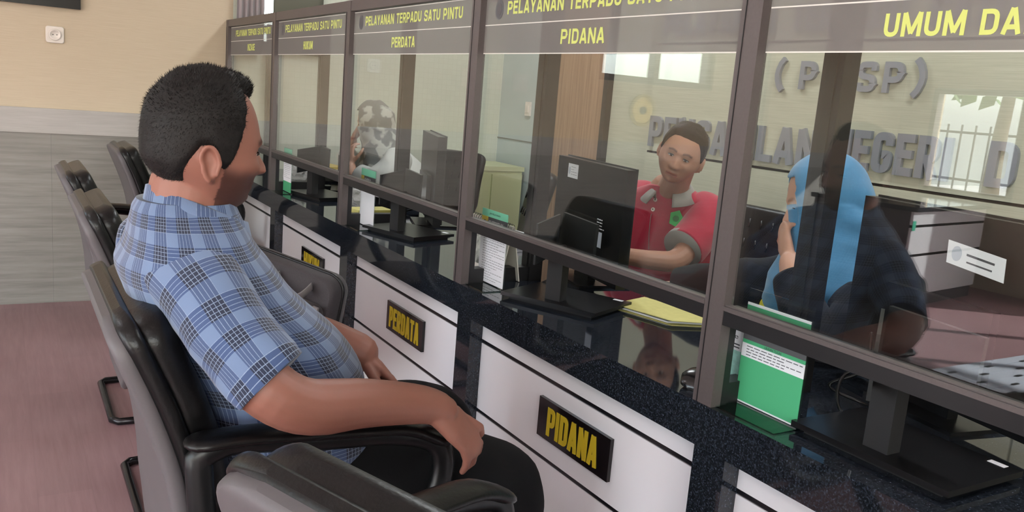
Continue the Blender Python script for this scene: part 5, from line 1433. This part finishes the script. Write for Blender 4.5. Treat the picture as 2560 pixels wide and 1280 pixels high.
for hip, kn, ft in LEG2:
    bm = bmesh.new(); shoe(bm, ft, PI); bm_obj('shoe', bm, 'shoe', red, True)

# ---- headscarf helper
def headscarf(parent, M3, c, s, mat, drape, face_az=52, ztop=0.068, zbot=-0.100, seed=3, fold=0.006):
    T, Pp, P = head_shape(120, 90, 1.0, 0.6)
    P = P.copy(); az = np.degrees(Pp); z = P[..., 2]
    N = P / (np.linalg.norm(P, axis=-1, keepdims=True) + 1e-9)
    smoothP = N * np.array([0.112, 0.094, 0.132])
    back = sst(0.02, -0.06, P[..., 0])
    S = smoothP + np.stack([-0.016 * back, 0 * back, 0.0 * back], -1)
    S[..., 0] = np.where(S[..., 0] > 0, S[..., 0] * 0.93, S[..., 0])
    nzv = np.array([[(1 - 2.4 * abs(noise.noise(Vector((p[0] * 11 + p[2] * 6, p[1] * 11, p[2] * 3 + seed))))) + 0.5 * noise.noise(Vector((p[0] * 24 + p[2] * 10, p[1] * 24, p[2] * 8 + seed))) for p in row] for row in S])
    S = S + N * (fold * nzv)[..., None]
    face = (np.abs(az) < face_az * np.clip(1.15 - ((z + 0.012) / 0.10) ** 2 * 0.55, 0, 1)) & (z < ztop) & (z > zbot)
    W = xf_points(S, M3, c, s); bm = bmesh.new(); nv, nu, _ = W.shape
    I = xf_points(S - N * 0.006, M3, c, s); V = {}; VI = {}
    g = lambda D, A, i, j: D.setdefault((i, j), None) or D.__setitem__((i, j), bm.verts.new(A[i, j])) or D[(i, j)]
    kept = {}
    for i in range(1, nv - 2):
        for j in range(nu):
            j2 = (j + 1) % nu
            if face[i, j] and face[i, j2] and face[i + 1, j] and face[i + 1, j2]: continue
            kept[(i, j)] = 1
            bm.faces.new((g(V, W, i, j), g(V, W, i + 1, j), g(V, W, i + 1, j2), g(V, W, i, j2)))
            bm.faces.new((g(VI, I, i, j2), g(VI, I, i + 1, j2), g(VI, I, i + 1, j), g(VI, I, i, j)))
    top = bm.verts.new(W[0].mean(0))
    for j in range(nu): bm.faces.new((top, g(V, W, 1, j), g(V, W, 1, (j + 1) % nu)))
    # rim between outer and inner layer around the face
    for (i, j) in kept:
        j2 = (j + 1) % nu
        for (di, dj, a, b) in ((-1, 0, (i, j2), (i, j)), (1, 0, (i + 1, j), (i + 1, j2)), (0, -1, (i, j), (i + 1, j)), (0, 1, (i + 1, j2), (i, j2))):
            q = (i + di, (j + dj) % nu)
            if q not in kept and 1 <= q[0] < nv - 2:
                bm.faces.new((g(V, W, *a), g(VI, I, *a), g(VI, I, *b), g(V, W, *b)))
    for f in bm.faces: f.smooth = True
    garment(bm, drape, 40, 80, 2.1, fold * 1.5, seed + 5, 8.0, caps=True)
    return link('headscarf', remesh('headscarf', bm, 0.0036, 7), mat, parent, True)

# ---- the woman in the blue headscarf, hand at her mouth
HM3 = rot(math.radians(142), math.radians(16), math.radians(2)); HC3 = Vector((0.655, 1.425, 1.112)); HS3 = 0.95
bm = bmesh.new()
add_head(bm, HM3, HC3, HS3, 0.97, 1.0, ears=False)
tube(bm, [(0.70, 1.36, 0.92), (0.695, 1.375, 0.98), (0.68, 1.39, 1.05)], [(0.08, 0.07), (0.055, 0.055), (0.05, 0.05)], 20, round_ends=True)
tube(bm, [(0.80, 1.30, 0.50), (0.79, 1.31, 0.65), (0.77, 1.33, 0.80), (0.74, 1.345, 0.90), (0.71, 1.355, 0.96)], [(0.14, 0.10), (0.15, 0.11), (0.15, 0.11), (0.14, 0.09), (0.08, 0.06)], 20, up=(1, 0.4, 0), round_ends=True)
# her left arm: elbow on the desk, hand at the mouth
tube(bm, smooth_path([(0.60, 1.25, 0.90), (0.55, 1.215, 0.85), (0.49, 1.245, 0.805), (0.505, 1.34, 0.89), (0.535, 1.40, 0.97)], 16), [0.045 - 0.0012 * i for i in range(16)], 14, round_ends=True)
hand(bm, (0.54, 1.408, 0.972), (0.24, 0.50, 0.60), (-0.75, 0.35, -0.1), (0.95, 1.0, 1.05, 1.1), side=-1, s=0.88, thumb=(0.8, 0.5, -0.2))
# her right arm reaches along the desk
tube(bm, smooth_path([(0.84, 1.42, 0.93), (0.74, 1.56, 0.87), (0.63, 1.68, 0.815), (0.58, 1.76, 0.812), (0.56, 1.80, 0.808)], 16), [0.046 - 0.0012 * i for i in range(16)], 14, round_ends=True)
hand(bm, (0.56, 1.80, 0.806), (0.05, 1, -0.08), (0, 0, 1), (0.7, 0.8, 0.9, 0.9), side=-1, s=0.9)
for s_ in (-1, 1):
    hip = Vector((0.80 + s_ * 0.07, 1.31, 0.53)); kn = Vector((0.74 + s_ * 0.08, 1.70, 0.53)); ft = Vector((0.74 + s_ * 0.08, 1.64, 0.06))
    tube(bm, [hip, hip.lerp(kn, 0.5), kn, kn.lerp(ft, 0.5), ft], [0.078, 0.07, 0.055, 0.045, 0.035], 14, round_ends=True)
blue = finish_person('person', bm, 0.0034, HM3, HC3, HS3, 'skin_light', 'woman in a blue headscarf and black jacket, her hand raised to her mouth', brow=0.5)
eyes(blue, HM3, HC3, HS3, 0.30)
FW = Vector((-0.35, 0.94, 0)).normalized(); SW = Vector((0.94, 0.35, 0)).normalized()
headscarf(blue, HM3, HC3, HS3, 'hijab_blue',
          [tkey((0.72, 1.385, 0.825), 0.19, 0.165, SW, FW), tkey((0.72, 1.385, 0.855), 0.205, 0.178, SW, FW), tkey((0.718, 1.385, 0.905), 0.200, 0.172, SW, FW), tkey((0.708, 1.388, 0.955), 0.175, 0.145, SW, FW), tkey((0.690, 1.392, 1.005), 0.128, 0.120, SW, FW), tkey((0.674, 1.40, 1.05), 0.100, 0.110, SW, FW), tkey((0.664, 1.408, 1.09), 0.090, 0.102, SW, FW), tkey((0.66, 1.412, 1.12), 0.075, 0.085, SW, FW)], face_az=47)
jb = bmesh.new()
garment(jb, [tkey((0.80, 1.30, 0.50), 0.19, 0.14, SW, FW), tkey((0.79, 1.31, 0.65), 0.195, 0.15, SW, FW), tkey((0.775, 1.325, 0.80), 0.20, 0.145, SW, FW), tkey((0.745, 1.345, 0.90), 0.19, 0.12, SW, FW), tkey((0.725, 1.36, 0.95), 0.14, 0.09, SW, FW), tkey((0.71, 1.37, 0.985), 0.08, 0.065, SW, FW)], 40, 72, 2.3, 0.006, 41, 6)
garment(jb, limb_keys(smooth_path([(0.62, 1.26, 0.90), (0.565, 1.215, 0.86), (0.495, 1.235, 0.822), (0.50, 1.31, 0.87), (0.522, 1.375, 0.938)], 14), [0.058, 0.066, 0.066, 0.064, 0.062, 0.06, 0.058, 0.056, 0.054, 0.052, 0.05, 0.048, 0.046, 0.044], (0.3, 0, 1)), 40, 48, 2.1, 0.006, 43, 7)
garment(jb, limb_keys(smooth_path([(0.84, 1.40, 0.925), (0.75, 1.55, 0.885), (0.65, 1.66, 0.85), (0.58, 1.76, 0.828), (0.555, 1.81, 0.818)], 14), [0.075, 0.08, 0.08, 0.077, 0.073, 0.069, 0.065, 0.062, 0.058, 0.055, 0.052, 0.049, 0.046, 0.044], (0.3, 0, 1)), 44, 48, 2.1, 0.007, 44, 7)
bm_obj('jacket', jb, 'jacket_black', blue, True)
yb = bmesh.new()
garment(yb, [tkey((0.73, 1.385, 0.775), 0.185, 0.165, SW, FW), tkey((0.72, 1.395, 0.81), 0.195, 0.172, SW, FW), tkey((0.72, 1.395, 0.845), 0.19, 0.172, SW, FW), tkey((0.72, 1.39, 0.88), 0.12, 0.10, SW, FW)], 24, 56, 2.2, 0.003, 46, 6)
bm_obj('blouse', yb, 'blouse_yellow', blue, True)
tb = bmesh.new()
for s_ in (-1, 1):
    hip = Vector((0.80 + s_ * 0.07, 1.31, 0.53)); kn = Vector((0.74 + s_ * 0.08, 1.70, 0.53)); ft = Vector((0.74 + s_ * 0.08, 1.64, 0.08))
    garment(tb, limb_keys(smooth_path([hip, hip.lerp(kn, 0.5), kn, kn.lerp(ft, 0.5), ft], 12), [0.10, 0.10, 0.095, 0.09, 0.085, 0.08, 0.078, 0.076, 0.074, 0.072, 0.07, 0.07], (1, 0, 0)), 30, 36, 2.1, 0.002, 47)
bm_obj('skirt_trousers', tb, 'trousers', blue, True)
for s_ in (-1, 1):
    bm = bmesh.new(); shoe(bm, (0.74 + s_ * 0.08, 1.64, 0.06), PI / 2); bm_obj('shoe', bm, 'shoe', blue, True)

# ---- the woman in the grey flowered headscarf, farther along the counter
HM4 = rot(math.radians(150), math.radians(12), 0); HC4 = Vector((0.66, 4.50, 1.11)); HS4 = 0.95
bm = bmesh.new()
add_head(bm, HM4, HC4, HS4, 0.97, 1.0, ears=False)
tube(bm, [(0.74, 4.44, 0.92), (0.72, 4.46, 0.98), (0.69, 4.48, 1.05)], [(0.08, 0.07), (0.055, 0.055), (0.05, 0.05)], 18, round_ends=True)
tube(bm, [(0.84, 4.40, 0.50), (0.83, 4.40, 0.65), (0.81, 4.41, 0.80), (0.78, 4.42, 0.90), (0.75, 4.43, 0.96)], [(0.14, 0.10), (0.15, 0.11), (0.15, 0.11), (0.14, 0.09), (0.08, 0.06)], 18, up=(0.5, 0.87, 0), round_ends=True)
tube(bm, smooth_path([(0.72, 4.27, 0.93), (0.64, 4.22, 0.86), (0.56, 4.24, 0.80), (0.50, 4.34, 0.83), (0.50, 4.40, 0.88)], 14), [0.044 - 0.0012 * i for i in range(14)], 12, round_ends=True)
hand(bm, (0.50, 4.40, 0.885), (0.10, 0.35, 0.8), (-0.9, -0.1, 0.1), (0.6, 0.6, 0.7, 0.7), side=1, s=0.88)
tube(bm, smooth_path([(0.86, 4.57, 0.93), (0.78, 4.68, 0.86), (0.66, 4.73, 0.81), (0.56, 4.66, 0.93), (0.57, 4.58, 1.00)], 14), [0.044 - 0.0012 * i for i in range(14)], 12, round_ends=True)
hand(bm, (0.57, 4.575, 1.0), (0.15, -0.35, 0.8), (-0.8, 0.4, 0.1), (0.9, 0.9, 0.9, 0.9), side=-1, s=0.88)
for s_ in (-1, 1):
    hip = Vector((0.84 + s_ * 0.02, 4.40 - s_ * 0.08, 0.53)); kn = Vector((0.76, 4.44 - s_ * 0.10, 0.53)); ft = Vector((0.78, 4.44 - s_ * 0.10, 0.06))
    tube(bm, [hip, hip.lerp(kn, 0.5), kn, kn.lerp(ft, 0.5), ft], [0.078, 0.07, 0.055, 0.045, 0.035], 12, round_ends=True)
grey = finish_person('person', bm, 0.005, HM4, HC4, HS4, 'skin_light', 'woman in a grey flowered headscarf and white blouse, dim behind the third window', brow=0.5)
eyes(grey, HM4, HC4, HS4, 0.32)
FG = Vector((-0.87, 0.5, 0)); SG = Vector((0.5, 0.87, 0))
headscarf(grey, HM4, HC4, HS4, 'hijab_floral',
          [tkey((0.70, 4.44, 0.80), 0.17, 0.14, SG, FG), tkey((0.71, 4.44, 0.88), 0.17, 0.135, SG, FG), tkey((0.71, 4.45, 0.95), 0.145, 0.118, SG, FG), tkey((0.70, 4.46, 1.00), 0.115, 0.108, SG, FG), tkey((0.68, 4.47, 1.05), 0.096, 0.104, SG, FG), tkey((0.67, 4.48, 1.09), 0.09, 0.098, SG, FG)], face_az=48, seed=8)
jb = bmesh.new()
garment(jb, [tkey((0.84, 4.40, 0.50), 0.19, 0.14, SG, FG), tkey((0.83, 4.40, 0.65), 0.195, 0.15, SG, FG), tkey((0.81, 4.41, 0.80), 0.20, 0.14, SG, FG), tkey((0.79, 4.42, 0.90), 0.19, 0.12, SG, FG), tkey((0.77, 4.43, 0.95), 0.14, 0.09, SG, FG), tkey((0.75, 4.44, 0.985), 0.08, 0.065, SG, FG)], 36, 64, 2.3, 0.006, 51, 6)
garment(jb, limb_keys(smooth_path([(0.74, 4.30, 0.935), (0.66, 4.23, 0.88), (0.57, 4.235, 0.825), (0.52, 4.31, 0.84)], 10), [0.07, 0.076, 0.075, 0.072, 0.069, 0.066, 0.063, 0.06, 0.057, 0.055], (0.3, 0, 1)), 30, 44, 2.1, 0.006, 53, 7)
garment(jb, limb_keys(smooth_path([(0.85, 4.55, 0.935), (0.79, 4.67, 0.87), (0.67, 4.725, 0.83), (0.57, 4.67, 0.92)], 10), [0.07, 0.076, 0.075, 0.072, 0.069, 0.066, 0.063, 0.06, 0.057, 0.055], (0.3, 0, 1)), 30, 44, 2.1, 0.006, 54, 7)
bm_obj('blouse', jb, 'blouse_white', grey, True)
tb = bmesh.new()
for s_ in (-1, 1):
    hip = Vector((0.84 + s_ * 0.02, 4.40 - s_ * 0.08, 0.53)); kn = Vector((0.76, 4.44 - s_ * 0.10, 0.53)); ft = Vector((0.78, 4.44 - s_ * 0.10, 0.08))
    garment(tb, limb_keys(smooth_path([hip, hip.lerp(kn, 0.5), kn, kn.lerp(ft, 0.5), ft], 12), [0.10, 0.10, 0.095, 0.09, 0.085, 0.08, 0.078, 0.076, 0.074, 0.072, 0.07, 0.07], (1, 0, 0)), 30, 36, 2.1, 0.002, 57)
bm_obj('trousers', tb, 'trousers', grey, True)
for s_ in (-1, 1):
    bm = bmesh.new(); shoe(bm, (0.78, 4.44 - s_ * 0.10, 0.06), PI); bm_obj('shoe', bm, 'shoe', grey, True)
